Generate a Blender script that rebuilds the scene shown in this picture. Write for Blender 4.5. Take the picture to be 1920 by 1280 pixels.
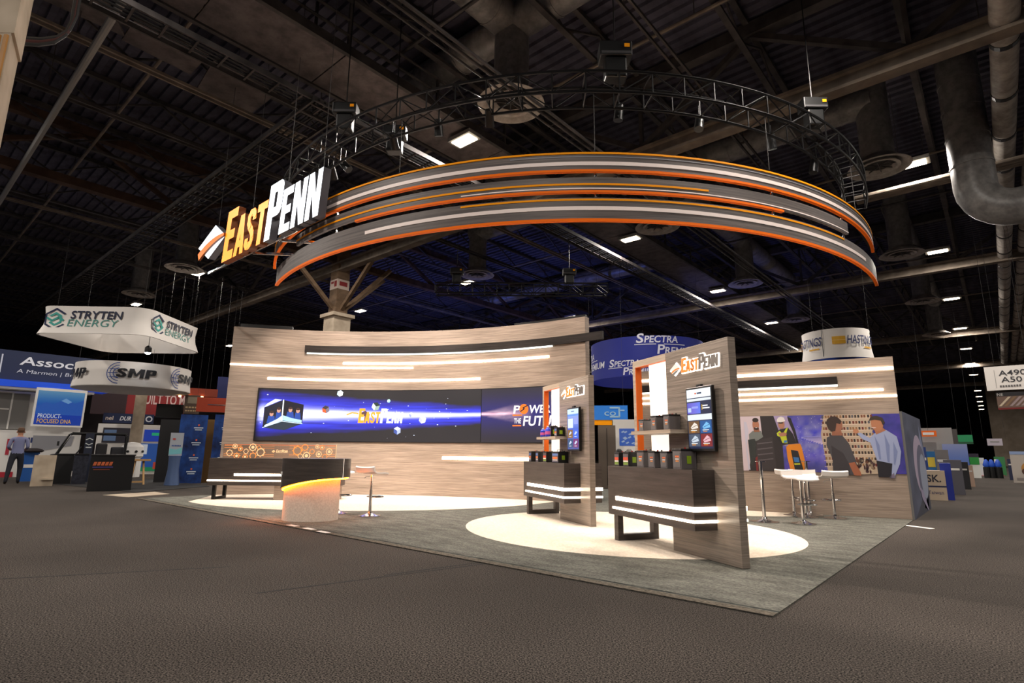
import bpy, math, random
from math import sin, cos, pi, radians, sqrt, atan2, hypot
from mathutils import Vector, Matrix, noise
from mathutils.geometry import tessellate_polygon
random.seed(7)
SC = bpy.context.scene
COL = SC.collection
for o in list(bpy.data.objects):
    bpy.data.objects.remove(o)

# ------------------------------------------------------------------ camera
CAM_H = 1.165
FPX = 1048.0
YAW = radians(130.888)
PIT = math.atan(208 / FPX)
ROLL = math.atan(0.010)
FW = Vector((cos(YAW) * cos(PIT), sin(YAW) * cos(PIT), sin(PIT)))
_r0 = Vector((sin(YAW), -cos(YAW), 0))
_u0 = _r0.cross(FW)
RT = _r0 * cos(ROLL) + _u0 * sin(ROLL)
UP = _u0 * cos(ROLL) - _r0 * sin(ROLL)
cam_data = bpy.data.cameras.new('camera')
cam_data.sensor_width = 36.0
cam_data.lens = 36.0 * FPX / 1920.0
cam_data.clip_end = 400
cam = bpy.data.objects.new('camera', cam_data)
cam.matrix_world = Matrix(((RT.x, UP.x, -FW.x, 0), (RT.y, UP.y, -FW.y, 0), (RT.z, UP.z, -FW.z, CAM_H), (0, 0, 0, 1)))
COL.objects.link(cam)
SC.camera = cam

# ------------------------------------------------------------------ world, exposure
world = bpy.data.worlds.new('world')
SC.world = world
world.use_nodes = True
wbg = world.node_tree.nodes['Background']
wbg.inputs[0].default_value = (0.62, 0.66, 0.80, 1)
wbg.inputs[1].default_value = 0.06
SC.view_settings.view_transform = 'Standard'
SC.view_settings.look = 'None'
SC.view_settings.exposure = 0.0
SC.view_settings.gamma = 1.0
SC.view_settings.use_curve_mapping = False
SC.cycles.use_denoising = True
SC.cycles.max_bounces = 6
SC.cycles.diffuse_bounces = 3
SC.cycles.glossy_bounces = 3
SC.cycles.sample_clamp_indirect = 4.0

LAMP_W = 430.0       # each high-bay lamp of the hall
SPOT_W = 1300.0      # booth spot on the ring truss
WARM = (1.0, 0.86, 0.74)


def add_spot(name, p, target, watts, size_deg, blend=0.6, color=WARM, radius=0.12):
    ld = bpy.data.lights.new(name, 'SPOT')
    ld.energy = watts
    ld.color = color
    ld.spot_size = radians(size_deg)
    ld.spot_blend = blend
    ld.shadow_soft_size = radius
    o = bpy.data.objects.new(name, ld)
    o.location = p
    d = Vector(target) - Vector(p)
    o.rotation_euler = d.to_track_quat('-Z', 'Y').to_euler()
    COL.objects.link(o)
    return o


def add_area(name, p, size, watts, color=(1, 1, 1), direction=(0, 0, -1), size_y=None, spread=180):
    ld = bpy.data.lights.new(name, 'AREA')
    ld.energy = watts
    ld.color = color
    ld.size = size
    if size_y:
        ld.shape = 'RECTANGLE'
        ld.size_y = size_y
    ld.spread = radians(spread)
    o = bpy.data.objects.new(name, ld)
    o.location = p
    o.rotation_euler = Vector(direction).to_track_quat('-Z', 'Y').to_euler()
    COL.objects.link(o)
    return o


RING_C = Vector((-9.6, 13.3, 0))
RING_R = 8.0


def ring(deg, r, z):
    a = radians(deg)
    return Vector((RING_C.x + r * cos(a), RING_C.y + r * sin(a), z))


# booth spots hanging from the ring truss: (ring angle, target, power factor, cone)
SPOTS = [
    (-112, (-13.9, 7.6, 2.6), .95, 62), (-96, (-12.6, 9.4, 2.4), .95, 62), (-80, (-11.2, 10.2, 2.4), .9, 62),
    (-64, (-9.6, 10.9, 2.4), .85, 62), (-104, (-11.5, 7.4, 0.0), .95, 70),
    (-72, (-9.0, 8.8, 0.0), .8, 70), (-46, (-5.6, 8.2, 0.0), .66, 60), (-34, (-3.6, 7.2, 0.3), .62, 60),
    (-20, (-2.9, 12.6, 1.4), 0.8, 60), (-8, (-3.2, 11.2, 0.2), 0.7, 60),
    (-99, (-2.7, 6.5, 1.9), 3.2, 26), (-91, (-5.7, 8.2, 1.9), 1.5, 28),  # this pair is added to brighten the kiosk fronts
]
for i, (ang, tg, k, cone) in enumerate(SPOTS):
    add_spot('ring_spot', ring(ang, 7.35, 6.92), tg, SPOT_W * k, cone)
# blue stage light of a neighbouring stand, washing the roof behind the curved wall
add_spot('blue_uplight', (-19.0, 21.0, 2.5), (-21.0, 25.0, 12.0), 1100, 120, 0.8, (0.12, 0.2, 1.0), 0.4)
add_spot('blue_uplight', (-30.0, 22.0, 2.5), (-29.0, 24.0, 12.0), 1000, 120, 0.8, (0.12, 0.2, 1.0), 0.4)
add_spot('blue_uplight', (-10.0, 28.0, 2.5), (-13.0, 32.0, 12.0), 500, 120, 0.8, (0.12, 0.2, 1.0), 0.4)


# ------------------------------------------------------------------ measuring helpers (points of the hall from viewing rays)
def ray(px, py):
    return FW + RT * ((px - 960) / FPX) - UP * ((py - 640) / FPX)


CP = Vector((0, 0, CAM_H))


def on_plane(px, py, P, n):
    d = ray(px, py)
    n = Vector(n)
    t = (Vector(P) - CP).dot(n) / d.dot(n)
    return CP + d * t


def on_z(px, py, z=0.0):
    return on_plane(px, py, (0, 0, z), (0, 0, 1))


def on_x(px, py, x):
    return on_plane(px, py, (x, 0, 0), (1, 0, 0))


def on_y(px, py, y):
    return on_plane(px, py, (0, y, 0), (0, 1, 0))


def at_d(px, py, D):
    d = ray(px, py)
    return CP + d * (D / hypot(d.x, d.y))


# ------------------------------------------------------------------ materials
def lin(c):
    out = []
    for v in c[:3]:
        v = v / 255.0
        out.append(v / 12.92 if v <= 0.04045 else ((v + 0.055) / 1.055) ** 2.4)
    return tuple(out)


MATS = {}


def mat(name, rgb=(128, 128, 128), rough=0.6, metal=0.0, emit=None, estr=1.0, spec=0.5, alpha=1.0, trans=0.0):
    if name in MATS:
        return MATS[name]
    m = bpy.data.materials.new(name)
    m.use_nodes = True
    b = m.node_tree.nodes['Principled BSDF']
    b.inputs['Base Color'].default_value = (*lin(rgb), 1)
    b.inputs['Roughness'].default_value = rough
    b.inputs['Metallic'].default_value = metal
    b.inputs['Specular IOR Level'].default_value = spec
    if trans:
        b.inputs['Transmission Weight'].default_value = trans
    if emit is not None:
        b.inputs['Emission Color'].default_value = (*lin(emit), 1)
        b.inputs['Emission Strength'].default_value = estr
    MATS[name] = m
    return m


def noise_mat(name, c1, c2, scale, rough=0.8, detail=4, spec=0.3, bump=0.0, contrast=(0.35, 0.65), mix2=None, metal=0.0):
    if name in MATS:
        return MATS[name]
    m = bpy.data.materials.new(name)
    m.use_nodes = True
    nt = m.node_tree
    N = nt.nodes
    b = N['Principled BSDF']
    b.inputs['Roughness'].default_value = rough
    b.inputs['Specular IOR Level'].default_value = spec
    b.inputs['Metallic'].default_value = metal
    tc = N.new('ShaderNodeTexCoord')
    mp = N.new('ShaderNodeMapping')
    mp.inputs['Scale'].default_value = scale
    nt.links.new(tc.outputs['Object'], mp.inputs['Vector'])
    nz = N.new('ShaderNodeTexNoise')
    nz.inputs['Scale'].default_value = 1.0
    nz.inputs['Detail'].default_value = detail
    nz.inputs['Roughness'].default_value = 0.65
    nt.links.new(mp.outputs['Vector'], nz.inputs['Vector'])
    cr = N.new('ShaderNodeValToRGB')
    cr.color_ramp.elements[0].position = contrast[0]
    cr.color_ramp.elements[0].color = (*lin(c1), 1)
    cr.color_ramp.elements[1].position = contrast[1]
    cr.color_ramp.elements[1].color = (*lin(c2), 1)
    nt.links.new(nz.outputs['Fac'], cr.inputs['Fac'])
    out = cr.outputs['Color']
    if mix2:
        sc2, lo, hi = mix2
        mp2 = N.new('ShaderNodeMapping')
        mp2.inputs['Scale'].default_value = sc2
        nt.links.new(tc.outputs['Object'], mp2.inputs['Vector'])
        n2 = N.new('ShaderNodeTexNoise')
        n2.inputs['Scale'].default_value = 1.0
        n2.inputs['Detail'].default_value = 3
        nt.links.new(mp2.outputs['Vector'], n2.inputs['Vector'])
        mr = N.new('ShaderNodeMapRange')
        mr.inputs['From Min'].default_value = 0.35
        mr.inputs['From Max'].default_value = 0.65
        mr.inputs['To Min'].default_value = lo
        mr.inputs['To Max'].default_value = hi
        nt.links.new(n2.outputs['Fac'], mr.inputs['Value'])
        mx = N.new('ShaderNodeMix')
        mx.data_type = 'RGBA'
        mx.blend_type = 'MULTIPLY'
        mx.inputs['Factor'].default_value = 1.0
        nt.links.new(out, mx.inputs['A'])
        nt.links.new(mr.outputs['Result'], mx.inputs['B'])
        out = mx.outputs['Result']
    nt.links.new(out, b.inputs['Base Color'])
    if bump:
        bp = N.new('ShaderNodeBump')
        bp.inputs['Strength'].default_value = bump
        bp.inputs['Distance'].default_value = 0.01
        nt.links.new(nz.outputs['Fac'], bp.inputs['Height'])
        nt.links.new(bp.outputs['Normal'], b.inputs['Normal'])
    MATS[name] = m
    return m


def attr_mat(name, emission=0.0, rough=0.5):
    if name in MATS:
        return MATS[name]
    m = bpy.data.materials.new(name)
    m.use_nodes = True
    nt = m.node_tree
    b = nt.nodes['Principled BSDF']
    b.inputs['Roughness'].default_value = rough
    a = nt.nodes.new('ShaderNodeAttribute')
    a.attribute_name = 'col'
    if emission:
        b.inputs['Base Color'].default_value = (0.01, 0.01, 0.012, 1)
        b.inputs['Roughness'].default_value = 0.35
        nt.links.new(a.outputs['Color'], b.inputs['Emission Color'])
        b.inputs['Emission Strength'].default_value = emission
    else:
        nt.links.new(a.outputs['Color'], b.inputs['Base Color'])
    MATS[name] = m
    return m


def led(name, rgb, strength):
    return mat(name, (235, 230, 220), 0.5, emit=rgb, estr=strength)


M_AISLE = noise_mat('aisle_carpet', (6, 5, 5), (98, 90, 84), (95, 95, 95), 0.95, 3, 0.1, 0.0, (0.40, 0.63), ((0.35, 0.35, 0.35), 0.82, 1.12))
M_BOOTH = noise_mat('booth_carpet', (70, 71, 67), (126, 124, 116), (38, 60, 40), 0.95, 4, 0.1, 0.5, (0.3, 0.7), ((2.2, 7.0, 2.0), 0.72, 1.1))
M_WHITECARPET = noise_mat('white_carpet', (204, 190, 173), (226, 213, 198), (30, 30, 30), 0.95, 4, 0.1, 0.3)
M_WOOD = noise_mat('grey_oak_laminate', (112, 98, 87), (176, 158, 143), (1.4, 1.4, 62), 0.45, 4, 0.4, 0.0, (0.26, 0.74), ((0.6, 0.6, 9.0), 0.86, 1.07))
M_WOODK = noise_mat('kiosk_oak_laminate', (104, 94, 86), (168, 153, 140), (1.4, 1.4, 62), 0.24, 4, 0.5, 0.0, (0.26, 0.74), ((0.6, 0.6, 9.0), 0.84, 1.07))
M_WOODV = noise_mat('light_oak_laminate', (140, 122, 104), (190, 172, 152), (0.9, 0.9, 26), 0.45, 5, 0.4, 0.0, (0.28, 0.72))
M_DARKWOOD = noise_mat('dark_oak_laminate', (44, 38, 35), (78, 70, 66), (1.6, 1.6, 24), 0.4, 6, 0.45, 0.0, (0.28, 0.72))
M_RIBBON = noise_mat('ribbon_laminate', (72, 65, 64), (112, 102, 98), (0.6, 0.6, 34), 0.5, 4, 0.4)
M_BEAMWOOD = noise_mat('dark_beam_veneer', (22, 17, 15), (42, 35, 32), (1.6, 1.6, 24), 0.5, 4, 0.3)
M_LED = led('led_strip_warm', (255, 234, 206), 11.0)
M_LEDB = led('led_strip_white', (240, 248, 240), 3.0)
M_LEDBOX = led('backlit_white_panel', (255, 240, 224), 1.15)
M_ORANGE = mat('orange_paint', (238, 106, 18), 0.45)
M_YELLOW = mat('amber_paint', (255, 160, 4), 0.6, spec=.15)
M_RIM = mat('ribbon_orange', (255, 116, 4), 0.6, spec=.15)
M_STRIPE = mat('pale_stripe', (248, 232, 226), 0.5)
M_BLACK = mat('black_plastic', (14, 14, 15), 0.4)
M_BLACKMETAL = mat('black_truss_metal', (30, 29, 30), 0.38, 0.6)
M_STEEL = noise_mat('dark_roof_steel', (50, 47, 47), (76, 71, 70), (2, 2, 2), 0.7, 2, 0.3)
M_BEAM = noise_mat('beige_roof_beam', (98, 88, 78), (126, 114, 102), (2, 2, 2), 0.75, 2, 0.3)
M_DECK = noise_mat('roof_deck', (54, 52, 64), (82, 80, 94), (1.5, 0.2, 1), 0.8, 3, 0.2)
M_BOARD = noise_mat('soffit_board', (78, 72, 72), (104, 96, 95), (3, 3, 3), 0.85, 3, 0.2)
M_DUCT = noise_mat('galvanised_duct', (96, 93, 92), (132, 129, 126), (4, 4, 4), 0.4, 3, 0.6, 0, metal=0.0)
M_PIPE = noise_mat('white_wrapped_pipe', (134, 127, 120), (176, 168, 160), (3, 3, 3), 0.8, 3, 0.3)
M_CHROME = mat('chrome', (215, 215, 218), 0.12, 1.0)
M_WHITE = mat('white_plastic', (240, 232, 226), 0.35)
M_WHITEPAINT = mat('white_paint', (225, 222, 218), 0.6)
M_GREYPAINT = mat('grey_paint', (130, 128, 126), 0.6)
M_CREAM = noise_mat('cream_column', (168, 152, 132), (192, 176, 156), (2, 2, 2), 0.8, 2, 0.3)
M_PRINT = attr_mat('printed_graphic', 0.0, 0.55)
M_SCREEN = attr_mat('led_screen', 1.65)
M_TV = attr_mat('monitor_screen', 1.1)
M_LAMP = led('lamp_lens', (255, 236, 205), 16.0)
M_FABRIC = mat('white_sign_fabric', (228, 222, 216), 0.75)
M_NAVY = mat('navy_panel', (16, 30, 66), 0.6)
M_BLUE = mat('blue_panel', (22, 62, 180), 0.55)
M_RED = mat('red_banner', (128, 24, 26), 0.7)


# ------------------------------------------------------------------ mesh builder
class MB:
    def __init__(self):
        self.v = []
        self.f = []
        self.mi = []

    def add(self, vs, fs, m=0):
        b = len(self.v)
        self.v += [tuple(q) for q in vs]
        self.f += [[b + i for i in f] for f in fs]
        self.mi += [m] * len(fs)
        return self

    def box(self, x0, x1, y0, y1, z0, z1, m=0):
        return self.add([(x0, y0, z0), (x1, y0, z0), (x1, y1, z0), (x0, y1, z0), (x0, y0, z1), (x1, y0, z1), (x1, y1, z1), (x0, y1, z1)],
                        [(3, 2, 1, 0), (4, 5, 6, 7), (0, 1, 5, 4), (1, 2, 6, 5), (2, 3, 7, 6), (3, 0, 4, 7)], m)

    def prism(self, poly, z0, z1, m=0, cap=True):
        n = len(poly)
        a = sum(poly[i][0] * poly[(i + 1) % n][1] - poly[(i + 1) % n][0] * poly[i][1] for i in range(n))
        if a < 0:
            poly = poly[::-1]
        vs = [(p[0], p[1], z0) for p in poly] + [(p[0], p[1], z1) for p in poly]
        fs = [(i, (i + 1) % n, n + (i + 1) % n, n + i) for i in range(n)]
        if cap:
            fs += [tuple(range(n - 1, -1, -1)), tuple(range(n, 2 * n))]
        return self.add(vs, fs, m)

    def slab(self, poly, y0, y1, m=0, mfront=None):
        """polygon in the x-z plane extruded along y; front is y0"""
        n = len(poly)
        a = sum(poly[i][0] * poly[(i + 1) % n][1] - poly[(i + 1) % n][0] * poly[i][1] for i in range(n))
        if a < 0:
            poly = poly[::-1]
        vs = [(p[0], y0, p[1]) for p in poly] + [(p[0], y1, p[1]) for p in poly]
        self.add(vs, [tuple(range(n))], m if mfront is None else mfront)
        b = len(self.v) - 2 * n
        self.f += [[b + 2 * n - 1 - i for i in range(n)]]
        self.mi += [m]
        self.f += [[b + i, b + n + i, b + n + (i + 1) % n, b + (i + 1) % n] for i in range(n)]
        self.mi += [m] * n
        return self

    def bar(self, p, q, w, h, m=0, up=(0, 0, 1)):
        p, q = Vector(p), Vector(q)
        d = (q - p).normalized()
        u = Vector(up)
        s = d.cross(u)
        if s.length < 1e-4:
            s = d.cross(Vector((1, 0, 0)))
        s.normalize()
        u = s.cross(d)
        s = s * (w / 2)
        u = u * (h / 2)
        vs = [p - s - u, p + s - u, p + s + u, p - s + u, q - s - u, q + s - u, q + s + u, q - s + u]
        return self.add(vs, [(0, 1, 2, 3), (7, 6, 5, 4), (0, 4, 5, 1), (1, 5, 6, 2), (2, 6, 7, 3), (3, 7, 4, 0)], m)

    def cyl(self, p, q, r, r2=None, n=12, m=0, caps=True):
        p, q = Vector(p), Vector(q)
        r2 = r if r2 is None else r2
        d = (q - p).normalized()
        s = d.cross(Vector((0, 0, 1)))
        if s.length < 1e-4:
            s = Vector((1, 0, 0))
        s.normalize()
        t = d.cross(s)
        vs = []
        for c, rr in ((p, r), (q, r2)):
            for i in range(n):
                a = 2 * pi * i / n
                vs.append(c + (s * cos(a) + t * sin(a)) * rr)
        fs = [(i, n + i, n + (i + 1) % n, (i + 1) % n) for i in range(n)]
        if caps:
            fs += [tuple(range(n)), tuple(range(2 * n - 1, n - 1, -1))]
        return self.add(vs, fs, m)

    def tube(self, pts, r, n=8, m=0, closed=False):
        pts = [Vector(p) for p in pts]
        k = len(pts)
        vs = []
        prev = None
        for i in range(k):
            if closed:
                d = pts[(i + 1) % k] - pts[i - 1]
            else:
                d = pts[min(i + 1, k - 1)] - pts[max(i - 1, 0)]
            d.normalize()
            s = d.cross(Vector((0, 0, 1))) if prev is None else prev - d * prev.dot(d)
            if s.length < 1e-4:
                s = d.cross(Vector((1, 0, 0)))
            s.normalize()
            prev = s
            t = d.cross(s)
            for j in range(n):
                a = 2 * pi * j / n
                vs.append(pts[i] + (s * cos(a) + t * sin(a)) * r)
        fs = []
        for i in range(k if closed else k - 1):
            a, b = i * n, ((i + 1) % k) * n
            fs += [(a + j, b + j, b + (j + 1) % n, a + (j + 1) % n) for j in range(n)]
        if not closed:
            fs += [tuple(range(n)), tuple(range(k * n - 1, (k - 1) * n - 1, -1))]
        return self.add(vs, fs, m)

    def lathe(self, prof, c=(0, 0, 0), n=24, m=0, sx=1.0, sy=1.0):
        vs = []
        for r, z in prof:
            for i in range(n):
                a = 2 * pi * i / n
                vs.append((c[0] + sx * r * cos(a), c[1] + sy * r * sin(a), c[2] + z))
        k = len(prof)
        fs = []
        for j in range(k - 1):
            fs += [(j * n + i, j * n + (i + 1) % n, (j + 1) * n + (i + 1) % n, (j + 1) * n + i) for i in range(n)]
        fs += [tuple(range(n - 1, -1, -1)), tuple(range((k - 1) * n, k * n))]
        return self.add(vs, fs, m)

    def ringprof(self, prof, n=32, m=0, c=(0, 0, 0)):
        vs = []
        for r, z in prof:
            vs += [(c[0] + r * cos(2 * pi * i / n), c[1] + r * sin(2 * pi * i / n), c[2] + z) for i in range(n)]
        k = len(prof)
        fs = []
        for j in range(k):
            l = (j + 1) % k
            fs += [(j * n + i, j * n + (i + 1) % n, l * n + (i + 1) % n, l * n + i) for i in range(n)]
        return self.add(vs, fs, m)

    def surf(self, fn, us, ws, m=0, closed=False):
        """closed box-section swept: fn(u,w)->point, ws loop closed"""
        nu, nw = len(us), len(ws)
        vs = [fn(u, w) for u in us for w in ws]
        fs = []
        for i in range(nu - 1):
            for j in range(nw):
                fs.append((i * nw + j, i * nw + (j + 1) % nw, (i + 1) * nw + (j + 1) % nw, (i + 1) * nw + j))
        fs.append(tuple(range(nw - 1, -1, -1)))
        fs.append(tuple(range((nu - 1) * nw, nu * nw)))
        return self.add(vs, fs, m)

    def build(self, name, mats, parent=None, smooth=False, bevel=0.0):
        me = bpy.data.meshes.new(name)
        me.from_pydata(self.v, [], self.f)
        if not isinstance(mats, (list, tuple)):
            mats = [mats]
        for m in mats:
            me.materials.append(m)
        if len(mats) > 1:
            me.polygons.foreach_set('material_index', self.mi)
        if smooth:
            me.polygons.foreach_set('use_smooth', [True] * len(me.polygons))
        me.update()
        o = bpy.data.objects.new(name, me)
        COL.objects.link(o)
        if parent:
            o.parent = parent
        if bevel:
            md = o.modifiers.new('bevel', 'BEVEL')
            md.width = bevel
            md.segments = 2
            md.limit_method = 'ANGLE'
        if smooth:
            md = o.modifiers.new('split', 'EDGE_SPLIT')
            md.split_angle = radians(40)
        return o


def thing(name, label, cat, loc=(0, 0, 0), rz=0.0, group=None):
    o = bpy.data.objects.new(name, None)
    o.empty_display_size = 0.2
    o.location = loc
    o.rotation_euler = (0, 0, rz)
    COL.objects.link(o)
    return tag(o, label, cat, group)


def tag(o, label, cat, group=None, kind=None):
    o['label'] = label
    o['category'] = cat
    if group:
        o['group'] = group
    if kind:
        o['kind'] = kind
    return o


def structure(o, label=None, cat=None):
    o['kind'] = 'structure'
    if label:
        o['label'] = label
        o['category'] = cat
    return o


def copy_tree(o, parent=None):
    c = o.copy()
    COL.objects.link(c)
    if parent is not None:
        c.parent = parent
    for ch in [x for x in bpy.data.objects if x.parent == o]:
        copy_tree(ch, c)
    return c


# ------------------------------------------------------------------ flat graphics: coloured polygons laid on a surface map
FONT = {}


def text_geo(s, bold=0.0):
    key = (s, bold)
    if key in FONT:
        return FONT[key]
    cu = bpy.data.curves.new('t', 'FONT')
    cu.body = s
    cu.offset = bold
    cu.resolution_u = 3
    o = bpy.data.objects.new('t', cu)
    tmp = bpy.data.scenes.get('text_tmp') or bpy.data.scenes.new('text_tmp')
    tmp.collection.objects.link(o)
    with bpy.context.temp_override(scene=tmp, view_layer=tmp.view_layers[0]):
        dg = bpy.context.evaluated_depsgraph_get()
        dg.update()
    me = bpy.data.meshes.new_from_object(o.evaluated_get(dg))
    vs = [(v.co.x, v.co.y) for v in me.vertices]
    me.calc_loop_triangles()
    fs = [list(p.vertices) for p in me.loop_triangles]
    x0 = min(v[0] for v in vs)
    x1 = max(v[0] for v in vs)
    vs = [(x - x0, y) for x, y in vs]
    bpy.data.meshes.remove(me)
    bpy.data.objects.remove(o)
    bpy.data.curves.remove(cu)
    FONT[key] = (vs, fs, x1 - x0)
    return FONT[key]


def clip(poly, axis, lo, hi):
    for sgn, lim in ((1, lo), (-1, -hi)):
        out = []
        n = len(poly)
        for i in range(n):
            a, b = poly[i], poly[(i + 1) % n]
            da, db = sgn * a[axis] - lim, sgn * b[axis] - lim
            if da >= 0:
                out.append(a)
            if (da >= 0) != (db >= 0):
                t = da / (da - db)
                out.append(tuple(a[k] + (b[k] - a[k]) * t for k in range(len(a))))
        poly = out
        if len(poly) < 3:
            return []
    return poly


class Pic:
    """flat print / screen picture; fn(u,v,w) -> point w metres in front of the surface"""

    def __init__(self, fn, du=None, step=0.0015):
        self.fn = fn
        self.du = du
        self.step = step
        self.v = []
        self.f = []
        self.c = []

    def _emit(self, poly, layer):
        b = len(self.v)
        for p in poly:
            self.v.append(tuple(self.fn(p[0], p[1], layer * self.step)))
            self.c.append((p[2], p[3], p[4], 1.0))
        self.f.append(list(range(b, b + len(poly))))

    def poly(self, pts, rgb, layer=1, raw=False):
        c = rgb if raw else lin(rgb)
        pts = [(p[0], p[1], *(c if len(p) < 5 else p[2:5])) for p in pts]
        if not self.du:
            self._emit(pts, layer)
            return
        if len(pts) > 4:
            tri = tessellate_polygon([[Vector((p[0], p[1], 0)) for p in pts]])
            for a in tri:
                self.poly([pts[i] for i in a], c, layer, True)
            return
        u0 = min(p[0] for p in pts)
        u1 = max(p[0] for p in pts)
        k0, k1 = math.floor(u0 / self.du), math.ceil(u1 / self.du)
        for k in range(k0, k1):
            q = clip(pts, 0, k * self.du, (k + 1) * self.du)
            if q:
                self._emit(q, layer)

    def rect(self, u0, u1, v0, v1, rgb, layer=1):
        self.poly([(u0, v0), (u1, v0), (u1, v1), (u0, v1)], rgb, layer)

    def ell(self, u, v, ru, rv, rgb, layer=1, n=20, a0=0, a1=360):
        self.poly([(u + ru * cos(radians(a0 + (a1 - a0) * i / n)), v + rv * sin(radians(a0 + (a1 - a0) * i / n))) for i in range(n)], rgb, layer)

    def ringp(self, u, v, r0, r1, rgb, layer=1, n=20, a0=0, a1=360, asp=1.0):
        for i in range(n):
            a, b = radians(a0 + (a1 - a0) * i / n), radians(a0 + (a1 - a0) * (i + 1) / n)
            self.poly([(u + r0 * cos(a) * asp, v + r0 * sin(a)), (u + r1 * cos(a) * asp, v + r1 * sin(a)), (u + r1 * cos(b) * asp, v + r1 * sin(b)), (u + r0 * cos(b) * asp, v + r0 * sin(b))], rgb, layer)

    def line(self, pts, w, rgb, layer=1):
        for a, b in zip(pts[:-1], pts[1:]):
            d = Vector((b[0] - a[0], b[1] - a[1]))
            if d.length < 1e-6:
                continue
            d.normalize()
            n = Vector((-d.y, d.x)) * (w / 2)
            d = d * (w * 0.2)
            self.poly([(a[0] - n.x - d.x, a[1] - n.y - d.y), (b[0] - n.x + d.x, b[1] - n.y + d.y), (b[0] + n.x + d.x, b[1] + n.y + d.y), (a[0] + n.x - d.x, a[1] + n.y - d.y)], rgb, layer)

    def grid(self, u0, u1, v0, v1, nu, nv, cf, layer=0):
        b = len(self.v)
        for j in range(nv + 1):
            for i in range(nu + 1):
                u, v = u0 + (u1 - u0) * i / nu, v0 + (v1 - v0) * j / nv
                self.v.append(tuple(self.fn(u, v, layer * self.step)))
                self.c.append((*cf(i / nu, j / nv), 1.0))
        for j in range(nv):
            for i in range(nu):
                a = b + j * (nu + 1) + i
                self.f.append([a, a + 1, a + nu + 2, a + nu + 1])

    def text(self, s, u, v, size, rgb, layer=1, width=None, shear=0.0, bold=0.0, align='l'):
        vs, fs, w = text_geo(s, bold)
        k = size / 0.70          # size = cap height
        sx = k if width is None else width / w
        off = 0 if align == 'l' else (-w * sx / 2 if align == 'c' else -w * sx)
        for f in fs:
            self.poly([(u + off + vs[i][0] * sx + vs[i][1] * k * shear, v + vs[i][1] * k) for i in f], rgb, layer)

    def glyphs(self, gl, u, v, h, col_fn, layer=1, width=None):
        w0 = gl[-1][2]
        k = h
        sx = h if width is None else width / w0
        for i, (ch, polys, adv) in enumerate(gl):
            for p in polys:
                self.poly([(u + x * sx, v + z * k) for x, z in p], col_fn(i), layer)

    def build(self, name, m, parent=None):
        me = bpy.data.meshes.new(name)
        me.from_pydata(self.v, [], self.f)
        ca = me.color_attributes.new('col', 'FLOAT_COLOR', 'POINT')
        ca.data.foreach_set('color', [x for c in self.c for x in c])
        me.materials.append(m)
        me.update()
        o = bpy.data.objects.new(name, me)
        COL.objects.link(o)
        if parent:
            o.parent = parent
        return o


def flat(O, ex, ez=(0, 0, 1), n=None):
    O, ex, ez = Vector(O), Vector(ex), Vector(ez)
    n = ex.cross(ez).normalized() if n is None else Vector(n)
    return lambda u, v, w: O + ex * u + ez * v + n * w


# heavy condensed capitals for the stand's own logo (unit height)
def stroke(pts, w):
    out = []
    for a, b in zip(pts[:-1], pts[1:]):
        d = Vector((b[0] - a[0], b[1] - a[1])).normalized()
        n = Vector((-d.y, d.x)) * (w / 2)
        out.append([(a[0] - n.x, a[1] - n.y), (b[0] - n.x, b[1] - n.y), (b[0] + n.x, b[1] + n.y), (a[0] + n.x, a[1] + n.y)])
    for p in pts[1:-1]:
        out.append([(p[0] + w / 2 * cos(2 * pi * i / 8), p[1] + w / 2 * sin(2 * pi * i / 8)) for i in range(8)])
    return out


GLYPH = {
    'E': (0.52, [[(0, 0), (.5, 0), (.5, .18), (.22, .18), (.22, .41), (.45, .41), (.45, .59), (.22, .59), (.22, .82), (.5, .82), (.5, 1), (0, 1)]]),
    'T': (0.54, [[(.16, 0), (.38, 0), (.38, .81), (.54, .81), (.54, 1), (0, 1), (0, .81), (.16, .81)]]),
    'N': (0.60, [[(0, 0), (.2, 0), (.2, .52), (.37, 0), (.58, 0), (.58, 1), (.38, 1), (.38, .48), (.21, 1), (0, 1)]]),
    'A': (0.58, [[(0, 0), (.2, 0), (.375, 1), (.17, 1)], [(.38, 0), (.58, 0), (.41, 1), (.205, 1)], [(.14, .19), (.44, .19), (.41, .36), (.17, .36)]]),
    'P': (0.54, [[(0, 0), (.22, 0), (.22, 1), (0, 1)], [(.21, .82), (.40, .82), (.44, 1), (.21, 1)], [(.21, .38), (.42, .38), (.40, .55), (.21, .55)],
                 [(.33, .55), (.33, .82), (.42, 1), (.5, .97), (.55, .9), (.55, .49), (.5, .41), (.41, .38)]]),
    'M': (0.78, [[(0, 0), (.2, 0), (.2, 1), (0, 1)], [(.58, 0), (.78, 0), (.78, 1), (.58, 1)], [(.2, .62), (.33, .2), (.45, .2), (.23, 1), (.2, 1)], [(.58, .62), (.58, 1), (.55, 1), (.33, .2), (.45, .2)]]),
    'S': (0.52, stroke([(.41, .70), (.41, .82), (.35, .9), (.19, .9), (.12, .83), (.12, .68), (.18, .59), (.35, .43), (.41, .34), (.41, .17), (.34, .1), (.18, .1), (.11, .17), (.11, .30)], .19)),
}


def wordmark(shear=0.10, gap=0.03):
    """EASTPENN in small capitals: list of (char, polygons, right edge)"""
    x = 0.0
    out = []
    for i, ch in enumerate('EASTPENN'):
        k = 1.0 if i in (0, 4) else 0.77
        w, polys = GLYPH[ch]
        out.append((ch, [[(x + px * k + pz * k * shear, pz * k) for px, pz in p] for p in polys], x + w * k))
        x += w * k + gap
    return out


WORD = wordmark()


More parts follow.
